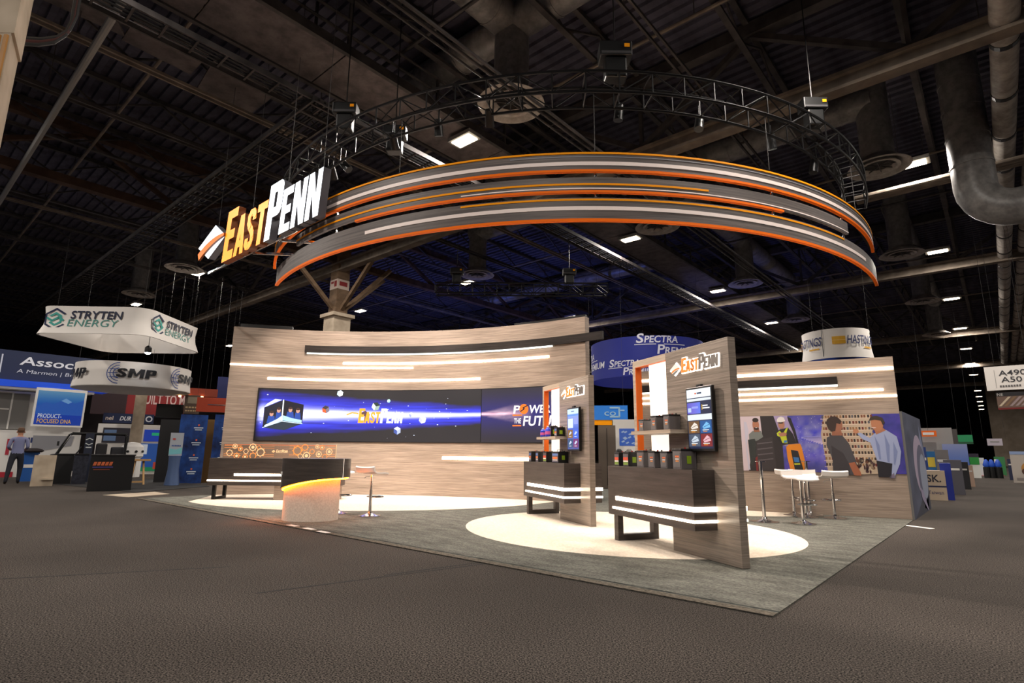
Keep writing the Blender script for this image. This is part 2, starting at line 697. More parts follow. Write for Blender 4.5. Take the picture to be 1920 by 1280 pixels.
def diamond_logo(pic, u, v, w, h, colors, layer=1):
    """slanted diamond with a swoosh; colours: body, swoosh, lower"""
    body, sw, low = colors
    pic.poly([(u, v + .53 * h), (u + .58 * w, v + h), (u + w, v + .47 * h), (u + .44 * w, v)], body, layer)
    pts_up = [(u + (.12 + .88 * t) * w, v + (.30 + .62 * t - .36 * t * t) * h) for t in [i / 8 for i in range(9)]]
    pts_lo = [(u + (.17 + .83 * t) * w, v + (.14 + .70 * t - .40 * t * t) * h) for t in [i / 8 for i in range(9)]]
    for i in range(8):
        pic.poly([pts_lo[i], pts_lo[i + 1], pts_up[i + 1], pts_up[i]], sw, layer + 1)
    if low:
        pic.poly([(u + .22 * w, v + .14 * h), (u + .44 * w, v), (u + .95 * w, v + .42 * h), (u + .55 * w, v + .32 * h)], low, layer + 1)

# ================================================================== SETTING
o = MB().box(-75, 30, -12, 152, -0.1, 0.0).build('floor', M_AISLE)
structure(o, 'brown speckled carpet of the aisles', 'floor')

# corrugated roof deck
mb = MB()
Z_DECK = 12.0
prof = []
y = -10.0
while y < 150:
    p = 0.34 if y < 45 else 0.9
    prof += [(y, Z_DECK), (y + .42 * p, Z_DECK), (y + .5 * p, Z_DECK + .09), (y + .92 * p, Z_DECK + .09)]
    y += p
vs = []
for (yy, zz) in prof:
    vs += [(-75, yy, zz), (30, yy, zz)]
mb.add(vs, [(2 * i, 2 * i + 1, 2 * i + 3, 2 * i + 2) for i in range(len(prof) - 1)])
mb.box(-75, 30, -10, 150.3, Z_DECK + .12, Z_DECK + .3)
structure(mb.build('ceiling', M_DECK), 'dark corrugated metal roof deck of the hall', 'ceiling')

M_HALLWALL = noise_mat('hall_wall', (150, 136, 120), (176, 160, 144), (.6, .6, .6), 0.8, 3, 0.2)
M_DARKWALL = noise_mat('dark_hall_wall', (40, 36, 38), (60, 54, 56), (.4, .4, .4), 0.9, 3, 0.2)
structure(MB().box(-75, -.95, 150, 150.4, 0, 12.3).build('wall_far', M_DARKWALL), 'dark end wall far down the hall', 'wall')
structure(MB().box(-72.4, -72, -12, 150, 0, 12.3).build('wall_left', M_DARKWALL), 'dark side wall of the hall', 'wall')
structure(MB().box(-.9, 30, 100, 100.4, 0, 12.3).build('wall_right', M_HALLWALL), 'beige wall closing the right side far down the aisle', 'wall')

# ------------------------------------------------------------------ booth carpets
X0, X1, Y0, Y1 = -15.7, -1.42, 4.59, 16.5
bc = MB()
bc.box(X0, X1, Y0, Y1, 0.0, 0.010)
bco = tag(bc.build('booth_carpet', M_BOOTH), 'grey green mottled carpet covering the floor of the wooden stand', 'carpet')
MB().box(X0, X1, Y0 - .005, Y0 + .10, .0101, .0125).build('edge_binding', noise_mat('worn_edge', (62, 58, 52), (116, 107, 95), (30, 60, 30), .9, 4, .1), bco)
MB().box(X0, X1, Y0 + .125, Y0 + .165, .0101, .0108).build('edge_crease', noise_mat('carpet_crease', (40, 42, 40), (76, 78, 74), (6, 6, 6), .95, 3, .1), bco)
fl_ = bpy.data.objects['floor']
for k, (p_, q_) in enumerate((((480, 1112), (912, 1056)), ((720, 1078), (905, 1053)), ((0, 1085), (430, 1062)))):
    A_, B_ = on_z(*p_), on_z(*q_)
    MB().bar(A_ + Vector((0, 0, .0006)), B_ + Vector((0, 0, .0006)), .03, .0012).build('carpet_seam', mat('seam_dark', (22, 20, 19), .95), fl_)

WC = Vector((-6.825, 1.209, 0))
WR = 10.207


def wall_pt(s, z, off=0.0):
    a = radians(149.7) - s / WR
    return Vector((WC.x + (WR - off) * cos(a), WC.y + (WR - off) * sin(a), z))


def ell_poly(cx, cy, a, b, ang, n=72):
    ca, sa = cos(radians(ang)), sin(radians(ang))
    return [(cx + a * cos(t) * ca - b * sin(t) * sa, cy + a * cos(t) * sa + b * sin(t) * ca) for t in [2 * pi * i / n for i in range(n)]]


tag(MB().prism(ell_poly(-4.68, 8.08, 2.66, 2.36, -14), 0.010, 0.014).build('round_carpet', M_WHITECARPET),
    'round cream carpet inlay beneath the two display kiosks', 'carpet')
pts = []
for p in ell_poly(-13.45, 10.27, 5.187, 5.187, 0, 120):
    v = Vector((p[0], p[1], 0)) - WC
    if v.length > WR - .01:
        v = v.normalized() * (WR - .01)
        p = (WC.x + v.x, WC.y + v.y)
    if atan2(v.y, v.x) < radians(151.5) and p[1] > Y0 + .1 and p[0] > X0 + .05:
        pts.append(p)
tag(MB().prism(pts, 0.010, 0.014).build('round_carpet', M_WHITECARPET), 'cream carpet inlay along the foot of the curved wall', 'carpet')
RW_B = Vector((-1.43, 13.1, 0))
RW_A = radians(12.0)
RW_U = Vector((cos(RW_A), sin(RW_A), 0))
RW_N = Vector((-RW_U.y, RW_U.x, 0))          # pointing away from the camera
pts = []
for p in ell_poly(-4.7, 13.0, 1.75, 1.75, 0, 60):
    v = Vector((p[0], p[1], 0)) - RW_B
    d = v.dot(RW_N)
    if d > -.005:
        v = v - RW_N * (d + .005)
        p = ((RW_B + v).x, (RW_B + v).y)
    pts.append(p)
tag(MB().prism(pts, 0.010, 0.014).build('round_carpet', M_WHITECARPET), 'small cream carpet patch at the foot of the photo mural wall', 'carpet')
# pale strip of tape at the carpet edge, small floor mats
tag(MB().box(-.06, .06, -.28, .28, 0, .004).build('tape_strip', M_WHITEPAINT), 'short pale tape strip on the aisle carpet near the mural wall', 'tape')
bpy.data.objects['tape_strip'].location = on_z(1716, 987)
bpy.data.objects['tape_strip'].rotation_euler = (0, 0, radians(60))

# ------------------------------------------------------------------ curved back wall
wall = thing('curved_display_wall', 'tall concave oak-veneer display wall with glowing light bars', 'display wall')
NS = 60
S_END = 9.98
ss = [S_END * i / NS for i in range(NS + 1)]
mb = MB()
mb.surf(lambda s, w: wall_pt(s, *w), ss, [(.0142, 0), (.0142, -.2), (4.5, -.2), (4.5, 0)])
mb.build('panel', M_WOOD, wall)


def wall_bar(s0, s1, z0, z1, off0, off1, name, m, n=30):
    b = MB()
    us = [s0 + (s1 - s0) * i / n for i in range(n + 1)]
    b.surf(lambda s, w: wall_pt(s, *w), us, [(z0, off1), (z0, off0), (z1, off0), (z1, off1)])
    return b.build(name, m, wall)


wall_bar(1.9, 10.5, 3.86, 4.06, .0, .07, 'dark_beam', M_BEAMWOOD, 46)
wall_bar(1.96, 9.05, 3.825, 3.855, .0, .05, 'beam_light', M_LEDB, 40)
for s0, s1, z, hh in ((2.97, 8.95, 3.58, .055), (0.0, 4.97, 3.45, .04), (.98, 6.95, 3.10, .055), (5.92, 8.9, 1.0, .075)):
    wall_bar(s0, s1, z - hh / 2, z + hh / 2, .0, .022, 'light_strip', M_LED, 40)
# dark cable box lying on top of the wall
wall_bar(.15, 1.5, 4.5, 4.60, -.18, -.02, 'top_cap', M_BLACK, 8)
wall_bar(7.9, 9.95, 4.5, 4.57, -.18, -.06, 'top_cap', M_BLACK, 8)

# ------------------------------------------------------------------ video screens on the curved wall
Z_S0, Z_S1 = 1.40, 2.83


def fbm(x, y, z=0.0):
    return noise.fractal(Vector((x, y, z)), 0.8, 2.0, 4)


scr = thing('video_wall', 'wide glowing video wall with blue light streak and tumbling cubes', 'video screen')
wb = MB()
us = [.77 + (7.0 - .77) * i / 40 for i in range(41)]
wb.surf(lambda s, w: wall_pt(s, *w), us, [(Z_S0, .03), (Z_S0, .001), (Z_S1, .001), (Z_S1, .03)])
wb.build('bezel', M_BLACK, scr)
SW, SH = 6.23, 1.43


def streak(i, j):
    # i along the screen, j upward
    half = .46 - .28 * i + .03 * fbm(i * 6, j * 3)
    c = .52 - .10 * (i - .5) * .1
    d = abs(j - c) / half
    n1 = fbm(i * 3.0, j * 26, 3.1)
    core = math.exp(-(d * (3.6 + 3.0 * i)) ** 2)
    blue = max(0.0, 1 - d ** 2.2) if d < 1 else 0.0
    blue *= .75 + .5 * n1
    edge = 1.0 if i > .02 else i / .02
    r = .015 + .03 * blue * blue + 1.2 * core * (.8 + .35 * n1)
    g = .013 + .055 * blue * blue + 1.2 * core * (.8 + .35 * n1)
    b = .014 + .85 * blue + 1.2 * core
    return (max(r, .01) * edge, max(g, .01) * edge, max(b, .012) * edge)


pc = Pic(lambda u, v, w: wall_pt(.77 + u, Z_S0 + v, .032 + w), .12, .002)
pc.grid(0.02, SW, .02, SH - .02, 130, 48, streak)


def cube3(p, u, v, r, rot, cols, layer=3):
    for k in range(3):
        a = [rot + k * 120 + t for t in (0, 60, 120)]
        q = [(u, v)] + [(u + r * cos(radians(x)), v + r * sin(radians(x))) for x in a]
        p.poly(q, cols[k], layer)


# big cube with a photograph of two mechanics on each face
bu, bv = .66, .70
L = [(bu - .46, bv + .20), (bu + .02, bv + .42), (bu + .02, bv - .16), (bu - .46, bv - .34)]
Rr = [(bu + .02, bv + .42), (bu + .56, bv + .30), (bu + .56, bv - .22), (bu + .02, bv - .16)]
pc.poly(L, (28, 30, 40), 3)
pc.poly(Rr, (22, 20, 30), 3)
pc.poly([(bu - .46, bv - .34), (bu + .02, bv - .16), (bu + .56, bv - .22), (bu + .1, bv - .40)], (40, 50, 60), 3)
for x, yb, wd in ((-.26, -.22, .11), (-.08, -.12, .08), (.22, -.10, .11), (.42, -.12, .09)):
    pc.poly([(bu + x - wd, bv + yb), (bu + x + wd, bv + yb + .02), (bu + x + wd * .7, bv + yb + .2), (bu + x - wd * .7, bv + yb + .2)], (40, 70, 150), 4)
    pc.ell(bu + x, bv + yb + .25, .05, .065, (190, 140, 120), 5)
    pc.ell(bu + x, bv + yb + .30, .05, .035, (60, 40, 34), 6)
pc.poly([(bu - .42, bv - .28), (bu - .1, bv - .1), (bu + .02, bv + .0), (bu + .02, bv - .14), (bu - .40, bv - .32)], (200, 225, 235), 5)
pc.poly([(bu + .04, bv - .0), (bu + .3, bv - .08), (bu + .54, bv - .12), (bu + .54, bv - .2), (bu + .04, bv - .14)], (170, 210, 235), 5)
pc.line([(bu + .02, bv - .16), (bu + .02, bv + .42)], .03, (235, 240, 245), 6)
pc.line([(bu - .46, bv - .34), (bu + .02, bv - .16), (bu + .56, bv - .22)], .02, (200, 220, 230), 6)
pc.poly([(bu - .40, bv + .30), (bu - .2, bv + .44), (bu - .02, bv + .42), (bu - .46, bv + .21)], (225, 230, 250), 4)
for u, v, r, rot, cs in ((2.18, 1.33, .09, 20, ((235, 245, 250), (200, 230, 235), (245, 250, 250))), (1.82, .88, .11, 40, ((60, 50, 50), (200, 90, 40), (120, 110, 120))),
                         (3.20, .98, .12, 10, ((30, 50, 40), (225, 235, 225), (150, 170, 160))), (3.56, 1.13, .05, 0, ((190, 250, 240), (220, 255, 250), (150, 220, 220))),
                         (2.9, .70, .16, 25, ((90, 60, 60), (215, 225, 230), (140, 80, 70))), (3.84, .32, .11, 30, ((230, 235, 240), (60, 80, 150), (170, 180, 210))),
                         (4.55, .62, .11, 15, ((250, 250, 250), (190, 190, 205), (235, 235, 240))), (4.22, .75, .07, 30, ((240, 240, 250), (150, 160, 230), (200, 205, 250)))):
    cube3(pc, u, v, r, rot, cs)
for k in range(60):
    u, v = random.uniform(.1, 6.1), random.gauss(.72, .28)
    if .08 < v < 1.35:
        q = random.uniform(.006, .018)
        pc.rect(u, u + q * 2, v, v + q, (225, 235, 255), 2)
pc.glyphs(WORD, 2.72, .52, .40, lambda i: (250, 165, 40) if i < 4 else (246, 246, 255), 4, 1.25)
pc.line([(2.40, .74), (2.55, .80), (2.72, .78)], .04, (250, 165, 40), 4)
pc.build('picture', M_SCREEN, scr)

scr2 = thing('video_wall', 'dark video screen reading POWER THE FUTURE beside the blue one', 'video screen')
wb = MB()
us = [7.005 + (9.55 - 7.005) * i / 20 for i in range(21)]
wb.surf(lambda s, w: wall_pt(s, *w), us, [(Z_S0, .03), (Z_S0, .001), (Z_S1, .001), (Z_S1, .03)])
wb.build('bezel', M_BLACK, scr2)
pc = Pic(lambda u, v, w: wall_pt(7.02 + u, Z_S0 + v, .032 + w), .12, .002)


def flare(i, j):
    d = (j - .53)
    x = i * 2.5
    tri = max(0.0, 1 - abs(d) / (.03 + .16 * min(1, x))) * max(0.0, 1 - max(0, x - .5) / 1.0)
    core = math.exp(-(d * 60) ** 2) * max(0.0, 1 - x / 1.3)
    n1 = .8 + .6 * fbm(i * 5, j * 40, 7)
    glow = math.exp(-(d * 3.6) ** 2) * .10
    return (.018 + .55 * tri * n1 + 1.0 * core, .015 + .36 * tri * n1 + .45 * core, .018 + .34 * tri * n1 + .5 * core + glow)


pc.grid(0, 2.5, .02, SH - .02, 50, 40, flare)
WHT = (240, 236, 232)
pc.text('P', .92, .755, .20, WHT, 3, .19, .12, .02)
pc.ell(1.225, .86, .13, .13, (235, 110, 25), 4)
pc.line([(1.13, .80), (1.24, .87), (1.20, .89), (1.33, .95)], .03, (30, 22, 26), 5)
pc.text('WER', 1.36, .755, .20, WHT, 3, .62, .12, .02)
pc.text('THE', .94, .50, .13, WHT, 3, .20, .05, .01)
pc.rect(.90, 1.17, .69, .725, (235, 110, 25), 3)
pc.rect(.90, 1.15, .425, .46, (235, 110, 25), 3)
pc.text('FUTURE', 1.20, .44, .24, WHT, 3, 1.15, .12, .02)
pc.build('picture', M_SCREEN, scr2)

# ------------------------------------------------------------------ long counter before the curved wall
FH = Vector((cos(YAW), sin(YAW), 0))
RH = Vector((sin(YAW), -cos(YAW), 0))
RZ_VIEW = atan2(RH.y, RH.x)
cl = on_z(386, 938)
c0 = on_z(394, 937.5)
ctr = thing('long_counter', 'dark oak counter with two light strips in front of the curved wall', 'counter', (c0.x, c0.y, 0.013), RZ_VIEW)
LW = 2.95
MB().box(-.12, LW, 0, .62, .33, .955).build('body', M_DARKWOOD, ctr, bevel=.004)
MB().box(.50, LW - .01, -.014, -.0005, .55, .60).build('light_strip', M_LED, ctr)
MB().box(-.121, LW - .01, -.014, -.0005, .425, .455).build('light_strip', M_LED, ctr)
MB().box(.0, .07, .03, .09, 0, .33).box(.0, .07, .53, .59, 0, .33).box(.0, .07, .09, .53, 0, .06).build('leg_frame', M_BLACKMETAL, ctr)
MB().box(1.45, LW - .05, .05, .57, 0, .33).build('base_panel', M_WOOD, ctr)
# glowing gear graphic standing on the counter
gp = thing('acrylic_graphic_panel', 'clear standing panel etched with glowing orange gears on the dark counter', 'sign panel',
           ctr.location - RH * .03 + FH * .42 + Vector((0, 0, .956)), RZ_VIEW)
M_ACRYL = mat('clear_acrylic', (240, 225, 215), 0.05, trans=1.0)
GW, GH = 2.78, .335
MB().box(0, GW, 0, .008, 0, GH).build('acrylic_sheet', M_ACRYL, gp)
M_GLOW = attr_mat('edge_lit_etching', 1.25)
pc = Pic(lambda u, v, w: Vector((u, -.002 - w, v)), None, .001)
OR = (255, 150, 70)
ORW = (255, 205, 150)
for v in (.30, .25, .10, .06):
    pc.line([(.02, v), (.45, v)], .007, OR)
    pc.line([(.95, v - .01), (1.25, v - .01)], .006, OR)
    pc.line([(1.62, v), (1.8, v)], .006, OR)
    pc.line([(2.55, v), (2.75, v)], .006, OR)
pc.line([(.02, .32), (2.75, .32)], .008, (255, 120, 60))
pc.line([(GW - .01, 0), (GW - .01, GH)], .014, ORW)
random.seed(11)
for gx in ((.16, .12, .075), (.28, .28, .06), (.42, .22, .055), (.56, .16, .06), (.34, .05, .07), (.72, .26, .09), (.87, .25, .05), (.92, .14, .1), (.74, .05, .08), (.55, .03, .06),
           (1.82, .19, .11), (2.0, .27, .08), (2.05, .07, .09), (2.18, .17, .06), (2.35, .11, .07), (2.42, .27, .055), (2.6, .17, .08), (2.5, .05, .06), (1.9, .06, .06), (2.3, .29, .05)):
    x, v, r = gx
    v = min(max(v, r * .5), GH - r * .5)
    pc.ringp(x, v, r * .78, r, random.choice((OR, ORW)), 2, 18)
    for k in range(8):
        a = radians(45 * k)
        if 0 < v + r * 1.15 * sin(a) < GH:
            pc.line([(x + r * cos(a), v + r * sin(a)), (x + r * 1.16 * cos(a), v + r * 1.16 * sin(a))], r * .2, OR, 2)
    if random.random() < .5:
        pc.ell(x, v, r * .45, r * .45, ORW, 2, 10)
pc.glyphs(WORD, 1.30, .135, .075, lambda i: ORW, 2, .28)
diamond_logo(pc, 1.19, .13, .09, .07, (ORW, OR, None), 2)
pc.build('etched_graphic', M_GLOW, gp)

# ------------------------------------------------------------------ podium with orange underlight
pod = thing('reception_podium', 'round podium with dark wood top half and glowing orange sweep', 'podium', (-9.12, 5.30, 0.010), RZ_VIEW)
mb = MB()
mb.lathe([(.465, 0), (.465, .70), (.45, .70)], (0, 0, 0), 48, 0, 1.0, .82)
mb.build('base', noise_mat('podium_cream', (205, 192, 178), (226, 214, 200), (40, 40, 40), 0.7, 3, 0.3), pod, smooth=True)


def sweep_z(a):
    x = cos(a)
    return .505 + .20 * (x * .5 + .5) + .05 * (1 - x * x)


n = 64
mb = MB()
vs = []
AX, AY = .575, .475
for ro, zt in ((1.0, None), (1.0, 1.02), (.93, 1.02), (.93, None)):
    for i in range(n):
        a = 2 * pi * i / n
        vs.append((.05 + AX * ro * cos(a), AY * ro * sin(a), sweep_z(a) if zt is None else zt))
fs = []
for j in range(4):
    k = (j + 1) % 4
    fs += [(j * n + i, j * n + (i + 1) % n, k * n + (i + 1) % n, k * n + i) for i in range(n)]
mb.add(vs, fs)
mb.build('upper_shell', M_DARKWOOD, pod, smooth=True)
mb = MB()
mb.lathe([(.56, 0), (.56, .022), (.54, .022)], (.05, 0, .995), 48, 0, 1.0, .82)
mb.build('counter_top', M_DARKWOOD, pod, smooth=True)
M_OLED = led('orange_led', (255, 120, 20), 38.0)
mb = MB()
mb.tube([(.05 + AX * .935 * cos(2 * pi * i / n), AY * .935 * sin(2 * pi * i / n), sweep_z(2 * pi * i / n) - .016) for i in range(n)], .013, 6, 0, True)
mb.build('orange_light_strip', M_OLED, pod)
mb = MB().box(.545, .575, -.20, -.14, .70, 1.02)
mb.build('edge_light', led('edge_white', (255, 235, 215), 1.2), pod)
MB().box(-.47, -.43, -.245, -.235, .74, .80).build('sticker', M_WHITEPAINT, pod)
add_spot('added_orange_spill', (-9.50, 4.80, .50), (-9.55, 4.72, 0.0), 16, 150, .8, (1.0, .22, .03), .05)  # unseen spot added for the orange spill of the light strip
for i, (px, py, lab) in enumerate(((549, 985, 'pale patch on the carpet edge left of the podium foot'), (580, 991, 'middle pale patch on the carpet edge before the podium'),
                                   (606, 997, 'pale patch on the carpet edge right of the podium foot'))):
    o = MB().box(-.13, .13, -.045, .045, 0, .003).build('pale_patch', M_WHITEPAINT)  # thin pale rectangle laid on the carpet edge
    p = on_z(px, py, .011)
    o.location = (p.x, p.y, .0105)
    tag(o, lab, 'tape', 'pale patches before the podium')

# ------------------------------------------------------------------ stools and table pedestals


def make_stool():
    t = thing('bar_stool', 'white bar stool', 'stool')
    MB().lathe([(.20, 0), (.20, .008), (.12, .022), (.045, .05), (.032, .075)], n=28).build('base_plate', M_CHROME, t, smooth=True)
    po = MB().cyl((0, 0, .07), (0, 0, .46), .028, n=14).cyl((0, 0, .46), (0, 0, .73), .019, n=12).build('pole', M_CHROME, t, smooth=True)
    pts = [(0.03, 0, .33), (.10, -.03, .33)] + [(.0 + .17 * cos(a), -.10 + .17 * sin(a) * .9, .33) for a in [radians(x) for x in range(10, -191, -20)]] + [(-.10, -.03, .33), (-.03, 0, .33)]
    MB().tube(pts, .011, 6).build('footrest', M_CHROME, po, smooth=True)
    MB().tube([(.02, 0, .70), (.12, .02, .69), (.16, .02, .66)], .006, 6).build('lever', M_CHROME, po)
    # bent seat shell
    prof = [(-.23, .742), (-.19, .757), (-.11, .765), (.04, .762), (.14, .770), (.19, .80), (.205, .875)]
    th = .022
    mb = MB()
    n = len(prof)
    us = [i / 8 for i in range(9)]
    vs = []
    for u in us:
        x = -.235 + .47 * u
        e = 1 - .16 * (2 * u - 1) ** 4
        dz = .012 * (2 * u - 1) ** 2
        for (yy, zz) in prof:
            vs.append((x, yy * e, zz + dz))
        for (yy, zz) in prof[::-1]:
            vs.append((x, yy * e + (th if yy > .15 else 0), zz + dz - th))
    nw = 2 * n
    fs = []
    for i in range(8):
        fs += [(i * nw + j, i * nw + (j + 1) % nw, (i + 1) * nw + (j + 1) % nw, (i + 1) * nw + j) for j in range(nw)]
    fs += [tuple(range(nw - 1, -1, -1)), tuple(range(8 * nw, 9 * nw))]
    mb.add(vs, fs)
    mb.build('seat', M_WHITE, t, smooth=True)
    return t


stool0 = make_stool()
STOOLS = [((693, 968), 190, 'white bar stool standing alone right of the round podium'), ((632, 963), 120, 'white bar stool almost hidden behind the round podium'),
          ((1490, 967), 150, 'white bar stool left behind the front one by the photo mural'), ((1507, 983), 60, 'white bar stool nearest the camera before the photo mural'),
          ((1566, 973), 215, 'rightmost white bar stool before the photo mural'), ((1513, 971), 20, 'white bar stool hidden behind the front stool before the mural')]
for i, (pp, rz, lab) in enumerate(STOOLS):
    s = stool0 if i == 0 else copy_tree(stool0)
    p = on_z(*pp)
    s.location = (p.x, p.y, .012)
    s.rotation_euler = (0, 0, radians(rz))
    s['label'] = lab
    s['group'] = 'white bar stools'


def make_table():
    t = thing('table_pedestal', 'chrome table pedestal', 'table base')
    MB().lathe([(.24, 0), (.24, .008), (.14, .02), (.05, .05), (.04, .08)], n=30).build('base_plate', M_CHROME, t, smooth=True)
    MB().cyl((0, 0, .07), (0, 0, 1.03), .03, n=16).build('pole', M_CHROME, t, smooth=True)
    MB().cyl((0, 0, 1.03), (0, 0, 1.045), .09, n=20).build('top_flange', M_CHROME, t, smooth=True)
    return t


tab0 = make_table()
for i, (pp, lab) in enumerate((((1434, 979), 'chrome table pedestal nearest the kiosk before the photo mural'), ((1520, 967), 'chrome table pedestal behind the stools before the photo mural'))):
    s = tab0 if i == 0 else copy_tree(tab0)
    p = on_z(*pp)
    s.location = (p.x, p.y, .012)
    s['label'] = lab
    s['group'] = 'chrome table pedestals'

# ------------------------------------------------------------------ right display wall with photo mural
rw = thing('mural_display_wall', 'lower oak-veneer wall with light bars above a photo mural', 'display wall', RW_B + Vector((0, 0, .0142)), RW_A)
MB().box(-5.05, 0, 0, .2, 0, 3.08).build('panel', M_WOOD, rw)
MB().box(-5.05, -.985, -.10, 0, 2.565, 2.725).build('dark_beam', M_BEAMWOOD, rw)
MB().box(-5.05, -.985, -.08, 0, 2.535, 2.563).build('beam_light', M_LEDB, rw)
for x1, z, hh in ((-.01, 2.85, .055), (-.215, 2.435, .04), (-.005, 2.31, .038)):
    MB().box(-5.05, x1, -.022, -.0005, z - hh / 2, z + hh / 2).build('light_strip', M_LED, rw)

mu = thing('photo_mural', 'printed photo mural of workers, a forklift and a parts rack', 'mural', RW_B + Vector((0, 0, .002)) - RW_N * .012, RW_A)
MB().box(-3.6, -.005, 0, .0115, .835, 1.975).build('backing', M_BLACK, mu)
pc = Pic(lambda u, v, w: Vector((u, -.001 - w, v)), None, .0012)


def space(i, j):
    u = -3.6 + 3.595 * i
    n1 = .5 + .5 * fbm(u * 2.2, j * 3, 5)
    n2 = .5 + .5 * fbm(u * 9, j * 8, 9)
    k = math.exp(-((u + 1.45) * 1.6) ** 2) * math.exp(-((j - .55) * 2.6) ** 2)
    return (.02 + .10 * n1 * n1 + .30 * k * n2, .02 + .04 * n1 + .30 * k * n2, .12 + .34 * n1 + .45 * k)


pc.grid(-3.6, -.005, .835, 1.975, 120, 44, space, 0)


def mp(x, y):
    # mural sketch coordinates (image crop) -> wall metres
    return (-2.83 + (x - 65) / (1790 - 65) * 2.82, 1.975 - (y - 100) / 600 * 1.14 + .0)


def mpoly(pts, c, l):
    pc.poly([mp(*p) for p in pts], c, l)


def mell(x, y, rx, ry, c, l, **k):
    p = mp(x, y)
    pc.ell(p[0], p[1], rx * 2.82 / 1725, ry * 1.14 / 600, c, l, **k)


# left scene: bright warehouse with man and forklift driver
mpoly([(-100, 100), (280, 100), (290, 340), (120, 700), (-100, 700)], (216, 200, 206), 1)
mpoly([(430, 100), (600, 100), (690, 320), (700, 420), (560, 430), (430, 400)], (168, 152, 190), 1)
mpoly([(280, 100), (440, 100), (500, 300), (520, 420), (520, 700), (100, 700), (150, 500), (220, 360), (290, 330)], (38, 32, 34), 2)
mpoly([(200, 370), (410, 330), (430, 690), (210, 690)], (52, 46, 48), 3)
for k in range(4):
    mpoly([(220, 400 + 60 * k), (400, 380 + 60 * k), (402, 392 + 60 * k), (222, 412 + 60 * k)], (92, 86, 90), 4)
mpoly([(190, 560), (215, 540), (215, 700), (190, 700)], (120, 30, 30), 4)
mpoly([(130, 300), (180, 262), (280, 262), (300, 330), (210, 380), (200, 520), (130, 500)], (116, 122, 118), 3)
mpoly([(115, 360), (200, 350), (205, 520), (150, 640), (125, 620)], (40, 46, 44), 4)
mpoly([(190, 220), (255, 220), (265, 275), (195, 275)], (150, 98, 70), 4)
mell(222, 195, 40, 62, (176, 118, 88), 5)
mell(222, 142, 38, 24, (46, 34, 30), 6)
mell(226, 236, 30, 18, (60, 40, 34), 6)
mell(226, 226, 14, 4, (235, 230, 225), 7)
mpoly([(80, 160), (110, 160), (130, 260), (95, 420), (120, 690), (95, 690), (85, 500)], (200, 198, 214), 3)
# driver with white helmet and yellow vest
mpoly([(455, 290), (500, 250), (600, 230), (650, 300), (680, 400), (570, 410), (520, 420), (450, 330)], (28, 26, 30), 4)
mpoly([(462, 290), (500, 262), (530, 300), (575, 240), (600, 226), (570, 300), (580, 400), (520, 395), (500, 330), (470, 320)], (190, 204, 40), 5)
mpoly([(540, 370), (575, 365), (575, 390), (540, 395)], (50, 120, 190), 6)
mpoly([(480, 290), (550, 280), (580, 295), (570, 320), (500, 325)], (170, 118, 92), 6)
mell(525, 195, 38, 48, (172, 122, 96), 6)
mpoly([(475, 165), (478, 140), (500, 116), (530, 110), (560, 120), (575, 160), (520, 172)], (232, 228, 222), 7)
mell(520, 178, 30, 8, (50, 40, 40), 7)
# forklift frame
mpoly([(600, 110), (640, 130), (680, 260), (705, 400), (680, 400), (650, 270), (610, 160)], (30, 26, 30), 6)
mpoly([(560, 440), (590, 412), (720, 402), (735, 440), (775, 690), (735, 690), (690, 480), (610, 470), (620, 560), (640, 700), (590, 700), (565, 560)], (226, 138, 24), 6)
mpoly([(610, 470), (690, 485), (735, 690), (640, 700), (620, 560)], (24, 26, 30), 5)
mpoly([(630, 545), (690, 550), (695, 600), (640, 600)], (52, 116, 180), 7)
mpoly([(635, 612), (700, 610), (702, 624), (638, 628)], (200, 210, 40), 7)
# galaxy streaks
for k in range(9):
    x0 = 740 + 26 * k
    mpoly([(x0, 330 + 8 * k), (x0 + 190, 320 + 3 * k), (x0 + 190, 332 + 3 * k), (x0, 350 + 8 * k)], (150 + 8 * k, 150 + 6 * k, 235), 1)
for k in range(40):
    mell(random.uniform(700, 1000), random.uniform(110, 690), 3, 3, (220, 215, 250), 2, n=6)
# rack of parts
mpoly([(1010, 100), (1510, 100), (1500, 420), (1540, 700), (1100, 730), (1000, 690), (960, 300)], (196, 176, 150), 2)
for r in range(9):
    for k in range(17):
        x = 985 + 32 * k + random.uniform(-4, 4)
        yy = 108 + 62 * r
        if x > 1515:
            continue
        c = random.choice(((60, 46, 40), (120, 70, 46), (40, 34, 36), (90, 90, 96), (150, 110, 70), (110, 40, 34)))
        mpoly([(x, yy), (x + 20, yy - 2), (x + 21, yy + 26), (x + 1, yy + 28)], c, 3)
    mpoly([(970, 142 + 62 * r), (1515, 136 + 62 * r), (1515, 142 + 62 * r), (970, 148 + 62 * r)], (226, 206, 180), 3)
for k in range(26):
    mell(random.uniform(1300, 1500), random.uniform(560, 700), random.uniform(10, 26), random.uniform(14, 30), random.choice(((40, 26, 34), (70, 40, 44), (110, 70, 50), (200, 180, 150))), 4, n=7)
# man seen from behind in dark polo
mpoly([(1020, 340), (1080, 310), (1190, 320), (1250, 400), (1300, 560), (1310, 640), (1340, 720), (1050, 720), (1060, 560), (1010, 420)], (72, 70, 74), 5)
mpoly([(1060, 420), (1180, 500), (1230, 610), (1230, 720), (1060, 720)], (52, 48, 52), 6)
mpoly([(1225, 600), (1290, 590), (1340, 690), (1345, 725), (1270, 725)], (166, 98, 66), 7)
mpoly([(1085, 255), (1180, 260), (1190, 318), (1080, 318)], (160, 104, 78), 6)
mell(1130, 205, 72, 82, (166, 110, 84), 7)
mpoly([(1030, 200), (1040, 150), (1090, 116), (1150, 122), (1195, 168), (1180, 200), (1140, 190), (1120, 270), (1075, 278), (1045, 245)], (58, 42, 36), 8)
